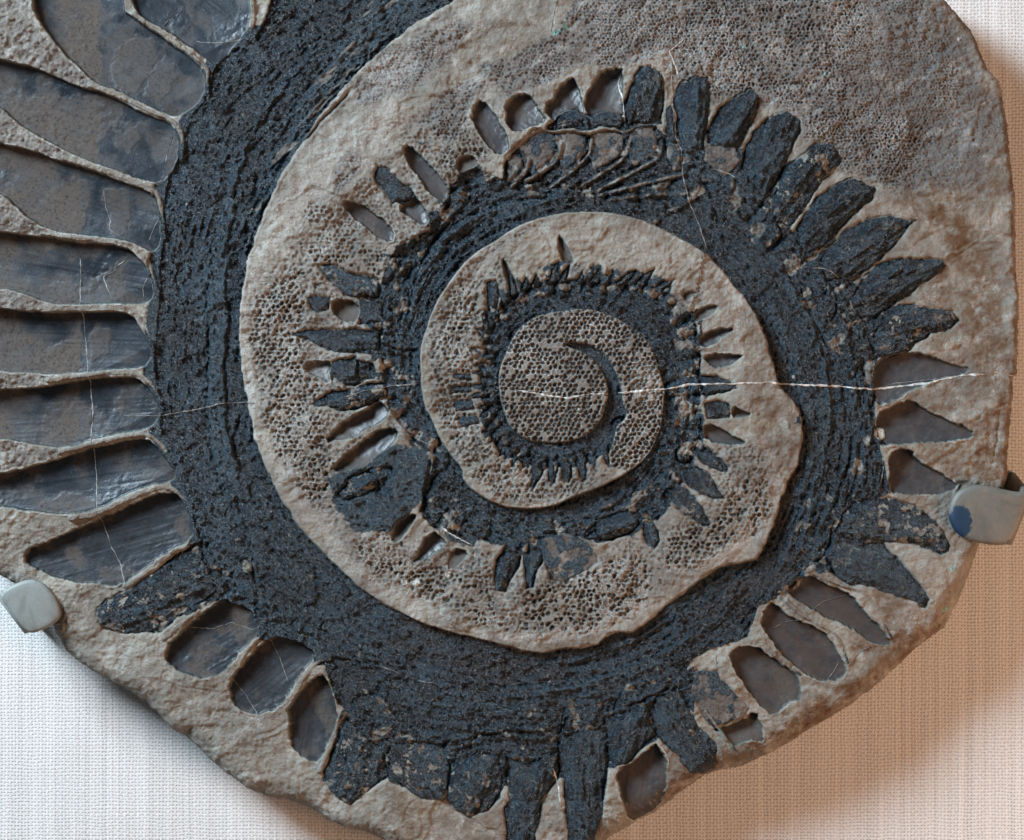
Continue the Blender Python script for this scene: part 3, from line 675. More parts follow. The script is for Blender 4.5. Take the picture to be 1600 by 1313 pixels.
# 9. honeycomb cartilage
cache = {}
allow = 1 - np.clip(bone + enam, 0, 1)
for n, (pts, pitch, st, soft) in enumerate(FOAM + FOAM_WIDE):
    pts = list(map(tuple, pts))
    sl = window(pts, soft + 8)
    d = sdf(pts, WX[sl], WY[sl]) + soft * 0.9 * fbm(X[sl], Y[sl], 30, 101 + n, 3)
    m = sst(soft, -soft * .6, d) * allow[sl]
    if not (m > .01).any(): continue
    f1, gap, rid = cells(WX[sl] * .8 + X[sl] * .2 + 2 * W2[sl], WY[sl] * .8 + Y[sl] * .2 + 2 * W3[sl], pitch, 3 + n, .20 if n == 0 else .27)
    rad = (.33 if n == 0 else .26) + .17 * rid
    present = rid > (.10 + .55 * sst(.35, .75, vn(X[sl], Y[sl], 38, 104 + n)) * (.12 if n == 0 else 1))
    hole = sst(rad + .12, rad - .10, f1) * present
    wall = sst(.22, .05, gap)
    H[sl] -= m * st * hole * (2.6 if pitch > 7 else 1.7) - m * st * wall * .8
    pit[sl] = np.maximum(pit[sl], m * st * hole * (.5 + .45 * rid) * (1 if pitch > 7 else .95))
    dust[sl] = np.maximum(dust[sl], m * (.3 + .65 * vn(X[sl], Y[sl], 40, 188) if n == 0 else .45 if pitch > 7 else 1.0))
    pale[sl] = np.maximum(pale[sl], m * st * wall * ((.25 if n == 0 else .15) + .45 * sst(.4, .75, vn(X[sl], Y[sl], 45, 103))))

# 10. stains, grey films, pale crust patches and a painted lit rim
STAINS = [([(1400,270),(1460,280),(1500,330),(1560,420),(1570,560),(1540,590),(1500,540),(1500,440),(1450,380),(1400,320)],1.0,26),
 ([(1530,640),(1580,600),(1575,740),(1500,900),(1470,990),(1380,1060),(1250,1150),(1130,1200),(1000,1280),(1010,1240),(1130,1180),(1290,1090),(1400,1030),(1500,900),(1520,760)],1.0,16),
 ([(1000,360),(1100,400),(1180,500),(1200,600),(1240,640),(1240,700),(1190,700),(1150,560),(1080,430)],.6,18),
 ([(700,960),(790,990),(900,1005),(1000,960),(1100,880),(1180,860),(1190,780),(1220,700),(1250,700),(1230,820),(1190,880),(1000,990),(850,1020)],.5,14),
 ([(1480,80),(1560,110),(1560,220),(1500,200),(1440,100)],.35,18),
 ([(620,1230),(700,1260),(790,1270),(800,1360),(600,1330)],.5,14),
 ([(770,340),(950,335),(1060,380),(1080,430),(990,430),(900,400),(780,390)],.35,14),
 ([(600,180),(740,40),(880,0),(860,60),(760,110),(660,170),(560,260),(500,260)],.22,20),
 ([(1060,-60),(1340,-60),(1480,120),(1440,260),(1300,200),(1080,110)],.28,30),
 ([(830,900),(770,960),(560,860),(470,700),(430,600),(400,480),(480,400),(560,300),(620,400),(480,600),(600,850)],.25,20)]
for pts, v, soft in STAINS:
    sl = window(pts, soft * 2)
    d = sdf(pts, WX[sl], WY[sl]) + soft * 1.3 * fbm(X[sl], Y[sl], 50, 107, 4)
    stain[sl] = np.maximum(stain[sl], v * sst(soft, -soft, d))
PALE = [([(385,400),(420,330),(520,210),(640,120),(620,220),(540,290),(440,400),(410,480),(420,640),(470,760),(560,880),(700,960),(640,960),(520,870),(440,760),(400,680)],.42,22),([(700,420),(800,350),(920,340),(1040,370),(1130,450),(1180,560),(1140,560),(1080,440),(960,390),(820,390),(740,430)],.22,16),([(380,400),(395,400),(388,520),(400,600),(405,690),(396,690),(380,600),(372,490)],.6,3),  # thin strip: pale crumbs plus a painted highlight on the plateau's lit left rim
 ([(940,765),(1000,722),(1030,690),(1035,700),(1010,730),(960,765),(900,785),(830,800),(800,795)],.6,4),
 ([(560,110),(640,70),(660,100),(610,150),(590,140)],.5,8),
 ([(980,90),(1040,60),(1060,100),(1050,130),(1010,100)],.5,7),
 ([(700,60),(760,0),(740,0),(690,40)],.4,6),
 ([(780,355),(830,345),(760,385),(720,430),(700,445),(735,400)],.6,4),
 ([(860,985),(960,965),(1010,930),(1010,950),(960,985),(830,1010),(760,990),(820,985)],.55,5),
 ([(1060,880),(1130,850),(1180,835),(1160,870),(1080,895)],.4,6),
 ([(480,640),(540,550),(510,540),(450,530),(500,555),(440,600)],.3,5),
 ([(1130,395),(1170,470),(1150,500),(1110,430)],.45,8),
 ([(990,560),(1020,570),(1035,610),(1020,640),(990,620)],.5,8),
 ([(1440,900),(1500,860),(1520,880),(1460,990),(1410,1010),(1400,960)],.35,10),
 ([(950,120),(1000,95),(1075,100),(1060,130),(1040,110),(960,105)],.35,5)]
for pts, v, soft in PALE:
    sl = window(pts, soft * 2 + 4)
    d = sdf(pts, WX[sl], WY[sl]) + soft * 1.0 * fbm(X[sl], Y[sl], 12, 109, 3)
    pale[sl] = np.maximum(pale[sl], v * sst(soft, -soft, d) * (.4 + .6 * vn(X[sl], Y[sl], 5, 110)) * (1 - bone[sl]))
# brownish-grey films on the long teeth (worn enamel showing dentine)
FILM = [[(180,75),(210,55),(240,60),(245,85),(235,110),(210,145),(180,138),(170,110)],[(225,150),(235,105),(255,90),(272,98),(278,118),(262,145),(245,158)],
 [(100,30),(135,20),(145,45),(125,62),(105,50)],[(0,160),(50,150),(110,150),(160,145),(190,160),(185,190),(160,215),(130,245),(60,215),(0,190)],
 [(180,205),(215,195),(218,220),(200,235),(180,225)],[(70,300),(110,275),(140,285),(130,350),(120,368),(70,352),(50,330)],
 [(163,295),(195,297),(205,310),(198,365),(180,368),(168,350),(172,330),(160,312)],[(60,445),(100,438),(120,445),(118,470),(80,470)],
 [(45,565),(100,528),(125,535),(128,575),(90,582)],[(135,530),(148,505),(170,520),(165,555),(145,562)],[(90,650),(120,620),(142,640),(140,680),(100,690)],
 [(60,790),(100,770),(150,780),(150,795),(110,803)],[(150,890),(170,885),(215,895),(195,912),(160,908)],[(183,410),(198,400),(192,440),(200,475),(178,468),(170,440),(160,430)],
 [(265,890),(290,880),(298,905),(285,925),(268,915)],[(175,630),(190,612),(196,640),(188,658)],
 [(305,1010),(330,1000),(345,1015),(320,1040)],[(475,1075),(505,1070),(510,1095),(480,1105)]]
for n, pts in enumerate(FILM):
    sl = window(pts, 14)
    d = sdf(pts, WX[sl], WY[sl]) + 4 * fbm(X[sl], Y[sl], 16, 113 + n, 4)
    d = d + 5 * fbm(X[sl], Y[sl], 7, 114 + n, 2)
    m = sst(9, -7, d) * .55
    put(dust, sl, m * (enam[sl] > .3), 1.0)
    H[sl] += .4 * sst(2, -2, d) * (enam[sl] > .3)
# grey-blue films over the big band
for pts, v in (([(345,310),(362,300),(372,330),(360,400),(352,470),(345,520),(352,600),(345,660),(362,740),(340,760),(330,700),(322,620),(330,540),(340,450),(350,380)],.8),
               ([(310,430),(330,405),(345,420),(335,480),(320,500),(303,480)],1.0),([(308,600),(325,597),(328,615),(315,620)],1.0),([(280,645),(297,645),(297,668),(280,668)],.9),
               ([(325,740),(350,720),(370,740),(345,760)],1.0),([(560,130),(640,50),(700,15),(720,20),(650,60),(590,110),(470,240),(410,300),(430,250)],.6),
               ([(1130,880),(1200,860),(1050,960),(960,1000),(1060,940)],.5),([(330,790),(350,760),(365,800),(350,850),(372,900),(345,920),(325,870)],.7),
               ([(280,180),(310,165),(300,220),(285,270),(262,330),(256,370),(255,300)],.55),([(1200,680),(1215,690),(1215,730),(1200,720)],.5),
               ([(515,740),(580,715),(650,700),(668,760),(640,800),(600,830),(560,830),(530,800)],.8),([(620,560),(655,548),(660,640),(690,700),(640,690),(610,620)],.55),
               ([(640,640),(700,720),(690,740),(640,700)],.6),([(950,770),(1030,740),(1060,700),(1040,760),(960,800),(860,830),(780,850),(780,830)],.6)):
    sl = window(pts, 14)
    d = sdf(pts, WX[sl], WY[sl]) + 6 * fbm(X[sl], Y[sl], 14, 127, 4)
    put(dust, sl, sst(4, -4, d), v)
# blue-grey bone mound, lower left of second turn
MOUND = [(512,748),(560,728),(620,690),(668,712),(672,760),(640,800),(610,832),(565,830),(530,800)]
sl = window(MOUND, 14); d = sdf(MOUND, WX[sl], WY[sl]) + 5 * fbm(X[sl], Y[sl], 20, 131, 3)
w = sst(4, -4, d); f = fbm(X[sl] + Y[sl], (Y[sl] - X[sl] * .0), 22, 133, 4)
keep = (label[sl] == 0) | (label[sl] == id_b2)
H[sl] = H[sl] + w * keep * (3.5 * f)
put(bone, sl, w * keep, .75); put(dust, sl, w * keep, 1.0)

# breaks: low steps and dark fissures in the bone
CRACKS = [([(600,540),(620,546),(640,548),(658,547)],3.5),([(1090,270),(1110,300),(1120,340),(1135,385)],2.0),([(672,716),(668,740),(660,780)],3.5),
 ([(1213,345),(1222,362),(1216,380)],4.5),([(884,1119),(886,1135),(870,1150)],5),([(940,1112),(1000,1100),(1056,1068)],3.5),([(360,760),(375,800),(392,850),(398,925)],3.0),
 ([(700,1165),(760,1147),(810,1141),(866,1152)],4.0),([(380,640),(360,690),(375,740)],2.5),([(1250,445),(1262,480),(1285,525),(1300,552)],3.5),([(1334,674),(1330,720),(1316,760)],3.5),
 ([(1290,690),(1293,710),(1302,735)],1.6),([(1270,427),(1300,440),(1310,480),(1296,510)],3.0),([(560,130),(520,170),(480,215),(440,270),(405,350)],4.5),([(340,250),(370,260),(420,200),(470,160)],1.6),
 ([(1230,925),(1255,890),(1290,872),(1300,845),(1296,815)],4.0),([(500,1031),(520,1028),(600,1040),(640,1050)],2.5),([(1370,640),(1362,600),(1366,560)],3.0),([(1348,770),(1358,740),(1352,700)],2.2),
 ([(972,660),(980,650),(962,655),(955,665)],5.0),([(1056,700),(1060,725),(1078,720)],5.0),([(745,300),(680,370),(620,460)],2.2),([(716,395),(680,440),(662,500)],2.5),
 ([(715,330),(660,400),(640,470),(630,530)],2.0),([(1448,266),(1464,280),(1480,294),(1490,302)],3.5),([(1550,738),(1553,720),(1560,680),(1562,640)],1.6)]
for pts, dep in CRACKS:
    p = smooth_line(pts, 2, False); sl = window(p, 14)
    d, t = ldist(p, WX[sl], WY[sl])
    tap = sst(0, .12, t) * sst(1, .85, t) * (.5 + .7 * vn(X[sl], Y[sl], 14, 137))
    H[sl] -= dep * 1.3 * np.exp(-(d / 2.0) ** 2) * tap
    H[sl] += dep * .35 * np.exp(-((d - 5) / 3.0) ** 2) * tap

# long ledges where layers of the coil end, running with the growth of the spiral
def sided(pts, x, y):
    p = np.array(pts, np.float32); d2 = np.full(x.shape, 1e12, np.float32); sg = np.ones(x.shape, np.float32); tt = np.zeros(x.shape, np.float32)
    for i in range(len(p) - 1):
        ax, ay = p[i]; ex, ey = p[i + 1] - p[i]; L = ex * ex + ey * ey + 1e-9
        wx = x - ax; wy = y - ay; t = np.clip((wx * ex + wy * ey) / L, 0, 1); q_ = (wx - ex * t) ** 2 + (wy - ey * t) ** 2
        m = q_ < d2; d2 = np.where(m, q_, d2); sg = np.where(m, np.sign(ex * wy - ey * wx), sg); tt = np.where(m, (i + t) / (len(p) - 1), tt)
    return np.sqrt(d2) * sg, tt
LEDGES = [([(520,60),(450,130),(400,200),(370,280),(362,340),(352,420),(354,520),(348,620),(366,720),(402,800),(430,850)],6.0),
 ([(345,300),(332,400),(322,480),(326,560),(322,640),(334,720),(352,790),(386,850),(400,925)],-5.5),
 ([(640,45),(560,110),(490,190),(440,260),(404,345),(388,420)],-5.0),
 ([(300,800),(322,850),(345,890),(392,905)],-4.5),
 ([(760,1075),(900,1070),(1010,1035),(1100,975),(1160,915)],5.0),([(880,1040),(980,1015),(1060,965),(1130,900),(1180,885)],-4.0),
 ([(1130,300),(1200,380),(1250,460),(1285,540),(1300,620),(1296,700),(1276,780),(1250,850)],4.5),
 ([(1190,470),(1225,540),(1248,620),(1262,700),(1252,770),(1230,840)],-3.5),
 ([(480,930),(560,1000),(660,1050),(760,1100),(860,1110)],3.5),
 ([(870,305),(780,315),(700,355),(640,430),(622,520)],-4.5),([(760,330),(700,375),(660,440),(640,520)],4.0),([(720,790),(790,825),(880,822),(960,795)],3.5)]
for pts, hh_ in LEDGES:
    p = smooth_line(pts, 2, False); sl = window(p, 46)
    sd_, t = sided(p, WX[sl] + 3.5 * W2[sl] + 4 * fbm(X[sl], Y[sl], 34, 281, 3), WY[sl] + 3.5 * W3[sl] + 4 * fbm(X[sl], Y[sl], 34, 283, 3))
    tap = sst(0, .15, t) * sst(1, .85, t) * (.35 + .9 * vn(X[sl], Y[sl], 50, 285)) * sst(.4, .7, bone[sl]) * ((label[sl] == id_band) | (label[sl] == id_b2))
    H[sl] += hh_ * tap * sst(-1.6, 1.6, sd_) * np.exp(-np.clip(sd_, 0, 80) / 22) - abs(hh_) * .35 * tap * np.exp(-(sd_ / 2.5) ** 2)
    put(dust, sl, tap * np.exp(-(np.clip(sd_ * np.sign(hh_), -30, 60) - 5) ** 2 / 90) * .8, 1.0)
# tooth roots folding into the band on the right and bottom: low radial swells
aa = np.arctan2(Y - 640, X - 860)
fold = np.sin(aa * 46 + 1.5 * mid) * ((label == id_band)) * sst(60, 0, sdf(smooth_line(BAND_OUT, 1), X, Y) + 40) * 0
for cx_, cy_, r_ in ((1397,218,3.2),(632,911,5),(653,911,6),(700,898,5),(1376,678,9),(905,640,2.5),(1240,590,2.5),(1500,60,3),(838,610,3)):
    sl = window([(cx_, cy_), (cx_ + 1, cy_ + 1)], r_ * 2 + 4); d = np.hypot(WX[sl] - cx_, WY[sl] - cy_) - r_
    w = sst(1, -1.2, d); pale[sl] = np.maximum(pale[sl], w * .85); H[sl] += w * min(r_ * .5, 2.2); bone[sl] *= 1 - w; enam[sl] *= 1 - w
for cx_, cy_, r_ in ((868,52,5),(885,44,5),(876,48,5),(1486,889,5),(1494,884,4),(1478,952,5),(1484,900,3),(1290,118,3.5),(1160,72,4)):
    sl = window([(cx_, cy_), (cx_ + 1, cy_ + 1)], 16); d = np.hypot(WX[sl] - cx_, (WY[sl] - cy_) * 1.6) - r_ + 4 * fbm(X[sl], Y[sl], 6, 197, 2)
    wet[sl] = np.maximum(wet[sl], sst(2, -3, d) * (bone[sl] < .4) * (enam[sl] < .3))
bm_ = sst(.3, .6, bone)
wet = np.where(bone > .5, np.clip(.25 + .33 * lic + .15 * lic2, 0, 1) * sst(.3, .6, vn(X, Y, 80, 201)), wet)
pale *= 1 - bm_; stain *= 1 - .8 * bm_ * (label != id_band)
for pts, v_ in (([(1213,640),(1240,640),(1250,700),(1240,780),(1215,840),(1190,900),(1160,900),(1200,830),(1222,760),(1228,700)],.9),([(1100,930),(1180,900),(1260,860),(1240,900),(1150,950),(1060,1000)],.5),([(620,980),(760,1030),(900,1040),(880,1070),(740,1060),(620,1010)],.3)):
    sl = window(pts, 30); d = sdf(pts, WX[sl], WY[sl]) + 14 * fbm(X[sl], Y[sl], 26, 265, 4)
    stain[sl] = np.where(bone[sl] > .5, np.maximum(stain[sl] * 0, v_ * sst(10, -10, d)), stain[sl])
# edge of the slab, rounded more at the foot than at the side
d0 = -d_slab
Rr = 22 + 22 * sst(700, 1050, Y) * sst(600, 1100, X) + 16 * sst(1000, 1100, Y) * sst(700, 300, X) + 5 * mid
side = sst(1380, 1500, X) * sst(880, 780, Y)
Rr = Rr * (1 - side) + (13 + 2.5 * mid) * side
stain = np.maximum(stain, side * sst(20, 10, d0) * .9)  # shade painted in brown on the right-hand side of the slab
q = np.clip(d0 / Rr, 0, 1)
H -= (1 - np.sqrt(np.clip(1 - (1 - q) ** 2, 0, 1))) * Rr * (1.1 + 1.2 * side)
H[:] = np.where(inside, H, H)

# ------------------------------------------------------------------ materials
class NT:
    def __init__(s, name):
        s.m = bpy.data.materials.new(name); s.m.use_nodes = True
        s.t = s.m.node_tree; s.t.nodes.clear()
        s.out = s.n('ShaderNodeOutputMaterial'); s.b = s.n('ShaderNodeBsdfPrincipled')
        s.l(s.b.outputs[0], s.out.inputs[0])
    def n(s, t): return s.t.nodes.new(t)
    def l(s, a, b): s.t.links.new(a, b)
    def set(s, sock, v):
        if hasattr(v, 'is_linked') or isinstance(v, bpy.types.NodeSocket): s.l(v, sock)
        else: sock.default_value = v
    def coords(s, k):
        tc = s.n('ShaderNodeTexCoord'); m = s.n('ShaderNodeVectorMath'); m.operation = 'SCALE'
        s.l(tc.outputs['Object'], m.inputs[0]); m.inputs['Scale'].default_value = k; return m.outputs[0]
    def noise(s, vec, scale, detail=4, rough=.55, dist=0):
        n = s.n('ShaderNodeTexNoise'); s.l(vec, n.inputs['Vector'])
        n.inputs['Scale'].default_value = scale; n.inputs['Detail'].default_value = detail
        n.inputs['Roughness'].default_value = rough; n.inputs['Distortion'].default_value = dist
        return n.outputs['Fac']
    def math(s, op, a, b=0.0, c=0.0, clamp=False):
        n = s.n('ShaderNodeMath'); n.operation = op; n.use_clamp = clamp
        s.set(n.inputs[0], a); s.set(n.inputs[1], b); s.set(n.inputs[2], c); return n.outputs[0]
    def ramp(s, v, a, b):
        n = s.n('ShaderNodeMapRange'); n.interpolation_type = 'SMOOTHSTEP'
        s.set(n.inputs[0], v); n.inputs[1].default_value = a; n.inputs[2].default_value = b; return n.outputs[0]
    def mix(s, f, a, b):
        n = s.n('ShaderNodeMix'); n.data_type = 'RGBA'
        s.set(n.inputs[0], f); s.set(n.inputs[6], a if not isinstance(a, tuple) else (*a, 1)); s.set(n.inputs[7], b if not isinstance(b, tuple) else (*b, 1)); return n.outputs[2]
    def fmix(s, f, a, b):
        n = s.n('ShaderNodeMix'); n.data_type = 'FLOAT'
        s.set(n.inputs[0], f); s.set(n.inputs[2], a); s.set(n.inputs[3], b); return n.outputs[0]
    def attr(s, name):
        a = s.n('ShaderNodeAttribute'); a.attribute_name = name
        sp = s.n('ShaderNodeSeparateColor'); s.l(a.outputs['Color'], sp.inputs[0])
        return sp.outputs[0], sp.outputs[1], sp.outputs[2], a.outputs['Alpha']
    def bump(s, h, st, dist, normal=None):
        b = s.n('ShaderNodeBump'); b.inputs['Strength'].default_value = st; b.inputs['Distance'].default_value = dist
        s.l(h, b.inputs['Height'])
        if normal: s.l(normal, b.inputs['Normal'])
        return b.outputs[0]

def fossil_material():
    M = NT('fossil_stone')
    v = M.coords(1 / S)               # texture space in u
    bone_, enam_, pit_, pale_ = M.attr('kind_a'); stain_shade_, dust_, blue_, wet_ = M.attr('kind_b')
    n_big = M.noise(v, .010, 4, .6); n_mid = M.noise(v, .045, 5, .6); n_fin = M.noise(v, .22, 4, .65); n_gr = M.noise(v, .55, 2, .6)
    tan = M.mix(M.ramp(n_big, .35, .65), (.188, .168, .140), (.294, .268, .222))
    tan = M.mix(M.math('MULTIPLY', M.ramp(n_mid, .4, .7), .65), tan, (.185, .152, .122))
    tan = M.mix(M.math('MULTIPLY', M.ramp(n_fin, .5, .75), .5), tan, (.40, .35, .30))
    tan = M.mix(M.math('MULTIPLY', M.ramp(n_gr, .56, .70), .35), tan, (.12, .10, .085))
    tan = M.mix(M.math('MULTIPLY', stain_shade_, M.ramp(n_mid, .3, .6)), tan, (.130, .075, .042))
    tan = M.mix(M.math('MULTIPLY', dust_, .7), tan, (.115, .100, .095))
    tan = M.mix(M.math('MULTIPLY', M.math('MULTIPLY', wet_, M.math('SUBTRACT', 1.0, bone_)), M.ramp(n_gr, .35, .6)), tan, (.12, .42, .38))
    # enamel
    ve = M.n('ShaderNodeMapping'); M.l(v, ve.inputs[0])
    en = M.mix(M.ramp(n_mid, .35, .7), (.036, .033, .034), (.066, .058, .056))
    eb = M.mix(M.ramp(n_mid, .35, .7), (.003, .0065, .010), (.011, .019, .027))
    en = M.mix(M.math('MULTIPLY', stain_shade_, M.ramp(n_mid, .3, .62)), en, (.058, .040, .030))
    en = M.mix(blue_, en, eb)
    en = M.mix(M.math('MULTIPLY', wet_, .18), en, (.085, .083, .088))
    en = M.mix(M.math('MULTIPLY', dust_, M.ramp(n_fin, .25, .55)), en, (.074, .058, .047))
    en = M.mix(M.math('MULTIPLY', M.ramp(n_gr, .62, .70), .35), en, (.15, .13, .115))
    en = M.mix(M.math('MULTIPLY', M.ramp(n_gr, .38, .32), .5), en, (.012, .013, .015))
    # bone: black-blue crystals with pale specks
    vo = M.n('ShaderNodeTexVoronoi'); vo.feature = 'F1'; M.l(v, vo.inputs['Vector']); vo.inputs['Scale'].default_value = .42
    vr = M.n('ShaderNodeSeparateColor'); M.l(vo.outputs['Color'], vr.inputs[0])
    bo = M.mix(M.ramp(n_fin, .35, .68), (.0012, .0026, .0040), (.006, .015, .024))
    bo = M.mix(M.math('MULTIPLY', M.ramp(n_gr, .50, .66), .50), bo, (.020, .050, .074))
    bo = M.mix(M.math('MULTIPLY', M.ramp(n_mid, .58, .42), .8), bo, (.0018, .0024, .0032))
    bo = M.mix(M.math('MULTIPLY', dust_, M.ramp(n_fin, .38, .66)), bo, (.038, .068, .088))
    bo = M.mix(M.math('MULTIPLY', M.math('MULTIPLY', M.ramp(vr.outputs[0], .88, .97), M.ramp(n_gr, .45, .6)), .8), bo, (.18, .19, .19))
    bo = M.mix(M.math('MULTIPLY', M.ramp(n_big, .56, .72), .35), bo, (.018, .013, .010))
    bo = M.mix(M.math('MULTIPLY', M.ramp(n_mid, .62, .72), .30), bo, (.060, .052, .046))
    bo = M.mix(M.math('MULTIPLY', wet_, .6), bo, (.026, .048, .068))
    bo = M.mix(M.math('MULTIPLY', stain_shade_, M.ramp(n_fin, .3, .6)), bo, (.028, .015, .008))
    # kind edges break up over a grain or two
    br = M.math('MULTIPLY_ADD', M.math('SUBTRACT', n_fin, .5), 1.1, M.math('ADD', bone_, 0.0))
    bmask = M.ramp(br, .35, .65)
    c = M.mix(enam_, tan, en); c = M.mix(bmask, c, bo)
    c = M.mix(M.math('MULTIPLY', pit_, M.ramp(n_fin, .2, .5)), c, (.015, .013, .014))
    c = M.mix(M.math('MULTIPLY', pale_, M.ramp(n_gr, .3, .6)), c, (.60, .56, .51))
    M.l(c, M.b.inputs['Base Color'])
    r = M.fmix(enam_, .92, M.fmix(dust_, .30, .62)); r = M.fmix(bmask, r, M.fmix(M.ramp(vr.outputs[1], .30, .90), .36, .20)); r = M.fmix(pale_, r, .8)
    M.l(r, M.b.inputs['Roughness'])
    M.l(M.fmix(bmask, M.fmix(enam_, .12, M.fmix(dust_, .34, .08)), .55), M.b.inputs['Specular IOR Level'])
    # relief finer than the mesh
    rough = M.math('MULTIPLY_ADD', n_gr, .6, M.math('MULTIPLY', n_fin, 1.0))
    amt = M.fmix(enam_, 1.0, .10)
    amt = M.fmix(bmask, amt, 1.5)
    rough = M.math('MULTIPLY_ADD', M.noise(v, .95, 2, .7), .5, rough)
    h = M.math('MULTIPLY', rough, amt)
    h = M.math('ADD', h, M.math('MULTIPLY', M.math('MULTIPLY', vr.outputs[2], bmask), .55))
    M.l(M.bump(h, 1.0, 3.0 * S), M.b.inputs['Normal'])
    return M.m
MAT = fossil_material()

def calcite_material(name, ca, cb_):
    M = NT(name); v = M.coords(1 / S)
    c = M.mix(M.ramp(M.noise(v, .15, 3), .35, .65), ca, cb_)
    M.l(c, M.b.inputs['Base Color']); M.b.inputs['Roughness'].default_value = .6
    return M.m
CALC = calcite_material('calcite', (.52, .49, .45), (.24, .21, .18)); CALC2 = calcite_material('thin_calcite', (.24, .225, .205), (.10, .09, .08))

def painted_metal(name, base, worn, spot=None):
    M = NT(name); v = M.coords(1 / S)
    n = M.noise(v, .035, 5, .6); n2 = M.noise(v, .3, 3)
    c = M.mix(M.ramp(n, .35, .7), base, worn)
    n3 = M.noise(v, .012, 3, .6, 1.5)
    c = M.mix(M.math('MULTIPLY', M.ramp(n3, .45, .62), .6), c, tuple(q * .72 for q in worn))
    c = M.mix(M.math('MULTIPLY', M.ramp(n2, .60, .72), .5), c, tuple(q * 1.5 for q in base))
    if spot:
        sub = M.n('ShaderNodeVectorMath'); sub.operation = 'SUBTRACT'; M.l(v, sub.inputs[0]); sub.inputs[1].default_value = (spot[0], 0, spot[1])
        mp = M.n('ShaderNodeVectorMath'); mp.operation = 'MULTIPLY'; M.l(sub.outputs[0], mp.inputs[0]); mp.inputs[1].default_value = (1.0, 0, .62)
        ln = M.n('ShaderNodeVectorMath'); ln.operation = 'LENGTH'; M.l(mp.outputs[0], ln.inputs[0])
        dd_ = M.math('MULTIPLY_ADD', M.math('SUBTRACT', M.noise(v, .14, 4, .6), .5), 14.0, ln.outputs['Value'])
        c = M.mix(M.ramp(dd_, 19, 15), c, (.004, .022, .05))
    M.l(c, M.b.inputs['Base Color']); M.l(M.fmix(n2, .42, .68), M.b.inputs['Roughness'])
    M.l(M.bump(M.math('ADD', n, M.math('MULTIPLY', n2, .2)), .25, 1.5 * S), M.b.inputs['Normal'])
    return M.m

def linen_material():
    M = NT('linen'); v = M.coords(1 / S)
    sp = M.n('ShaderNodeSeparateXYZ'); M.l(v, sp.inputs[0])
    x, z = sp.outputs[0], sp.outputs[2]
    nz = M.noise(v, .02, 3); nf = M.noise(v, .25, 3, .6)
    def one(axis, k):
        cb = M.n('ShaderNodeCombineXYZ')
        a = M.math('MULTIPLY', axis, 1.0)
        M.l(a, cb.inputs[0]); cb.inputs[1].default_value = k
        o = M.math('MULTIPLY', x if axis is z else z, .012); M.l(o, cb.inputs[2])
        return cb.outputs[0]
    tv = M.noise(one(x, 3.0), .11, 3, .7); th_ = M.noise(one(z, 9.0), .11, 3, .7)   # thick and thin threads
    p = 5.4
    ph = M.math('MULTIPLY', M.math('SUBTRACT', nz, .5), 5.0)
    ax = M.math('ADD', M.math('MULTIPLY', x, math.pi / p), M.math('MULTIPLY', ph, .8))
    az = M.math('ADD', M.math('MULTIPLY', z, math.pi / p), ph)
    sx = M.math('ABSOLUTE', M.math('SINE', ax)); sz = M.math('ABSOLUTE', M.math('SINE', az))
    # plain weave: warp over weft at every other crossing
    sg = M.math('MULTIPLY', M.math('SINE', M.math('MULTIPLY', ax, 1.0)), M.math('COSINE', M.math('MULTIPLY', az, 1.0)))
    hx = M.math('MULTIPLY', M.math('POWER', sx, .6), M.math('MULTIPLY_ADD', sg, .22, .78))
    hz = M.math('MULTIPLY', M.math('POWER', sz, .6), M.math('MULTIPLY_ADD', sg, -.22, .78))
    h = M.math('MAXIMUM', hx, hz)
    hole = M.ramp(h, .74, .34)
    col = M.mix(M.ramp(nf, .3, .7), (.50, .48, .455), (.63, .61, .585))
    col = M.mix(M.math('MULTIPLY', M.ramp(tv, .35, .75), .38), col, (.80, .78, .75))
    col = M.mix(M.math('MULTIPLY', M.ramp(th_, .35, .75), .35), col, (.62, .60, .575))
    col = M.mix(M.math('MULTIPLY', hole, M.math('MULTIPLY_ADD', M.ramp(tv, .3, .7), -.35, .80)), col, (.21, .185, .17))
    M.l(col, M.b.inputs['Base Color']); M.b.inputs['Roughness'].default_value = .95
    M.b.inputs['Specular IOR Level'].default_value = .1
    hh = M.math('ADD', h, M.math('MULTIPLY', M.math('ADD', tv, th_), .6))
    M.l(M.bump(M.math('ADD', hh, M.math('MULTIPLY', nf, .4)), .55, 1.6 * S), M.b.inputs['Normal'])
    return M.m
LINEN = linen_material()

# ------------------------------------------------------------------ meshes from the height field
root = bpy.data.objects.new('spiral_tooth_fossil', None); sc.collection.objects.link(root)
root.empty_display_size = .05
root['label'] = 'tan limestone slab with a dark coiled spiral of fossil shark teeth held against linen'
root['category'] = 'fossil'

px = X.copy(); py = Y.copy()
# draw the border vertices onto the outline so that the silhouette is not stepped
gy, gx = np.gradient(d_slab, G)
near = np.abs(d_slab) < G * .9
gl = np.hypot(gx, gy) + 1e-6
px = np.where(near, px - gx / gl * d_slab, px); py = np.where(near, py - gy / gl * d_slab, py)

cell_in = (d_slab[:-1, :-1] < G * .45) & (d_slab[1:, :-1] < G * .45) & (d_slab[:-1, 1:] < G * .45) & (d_slab[1:, 1:] < G * .45)
# each cell takes its kind from its corners' majority (upper-left wins ties)
lab = label[:-1, :-1]
A = np.stack([bone, enam, pit, pale], -1).astype(np.float32)
B = np.stack([stain, dust, blue, wet], -1).astype(np.float32)
np.clip(A, 0, 1, out=A); np.clip(B, 0, 1, out=B)

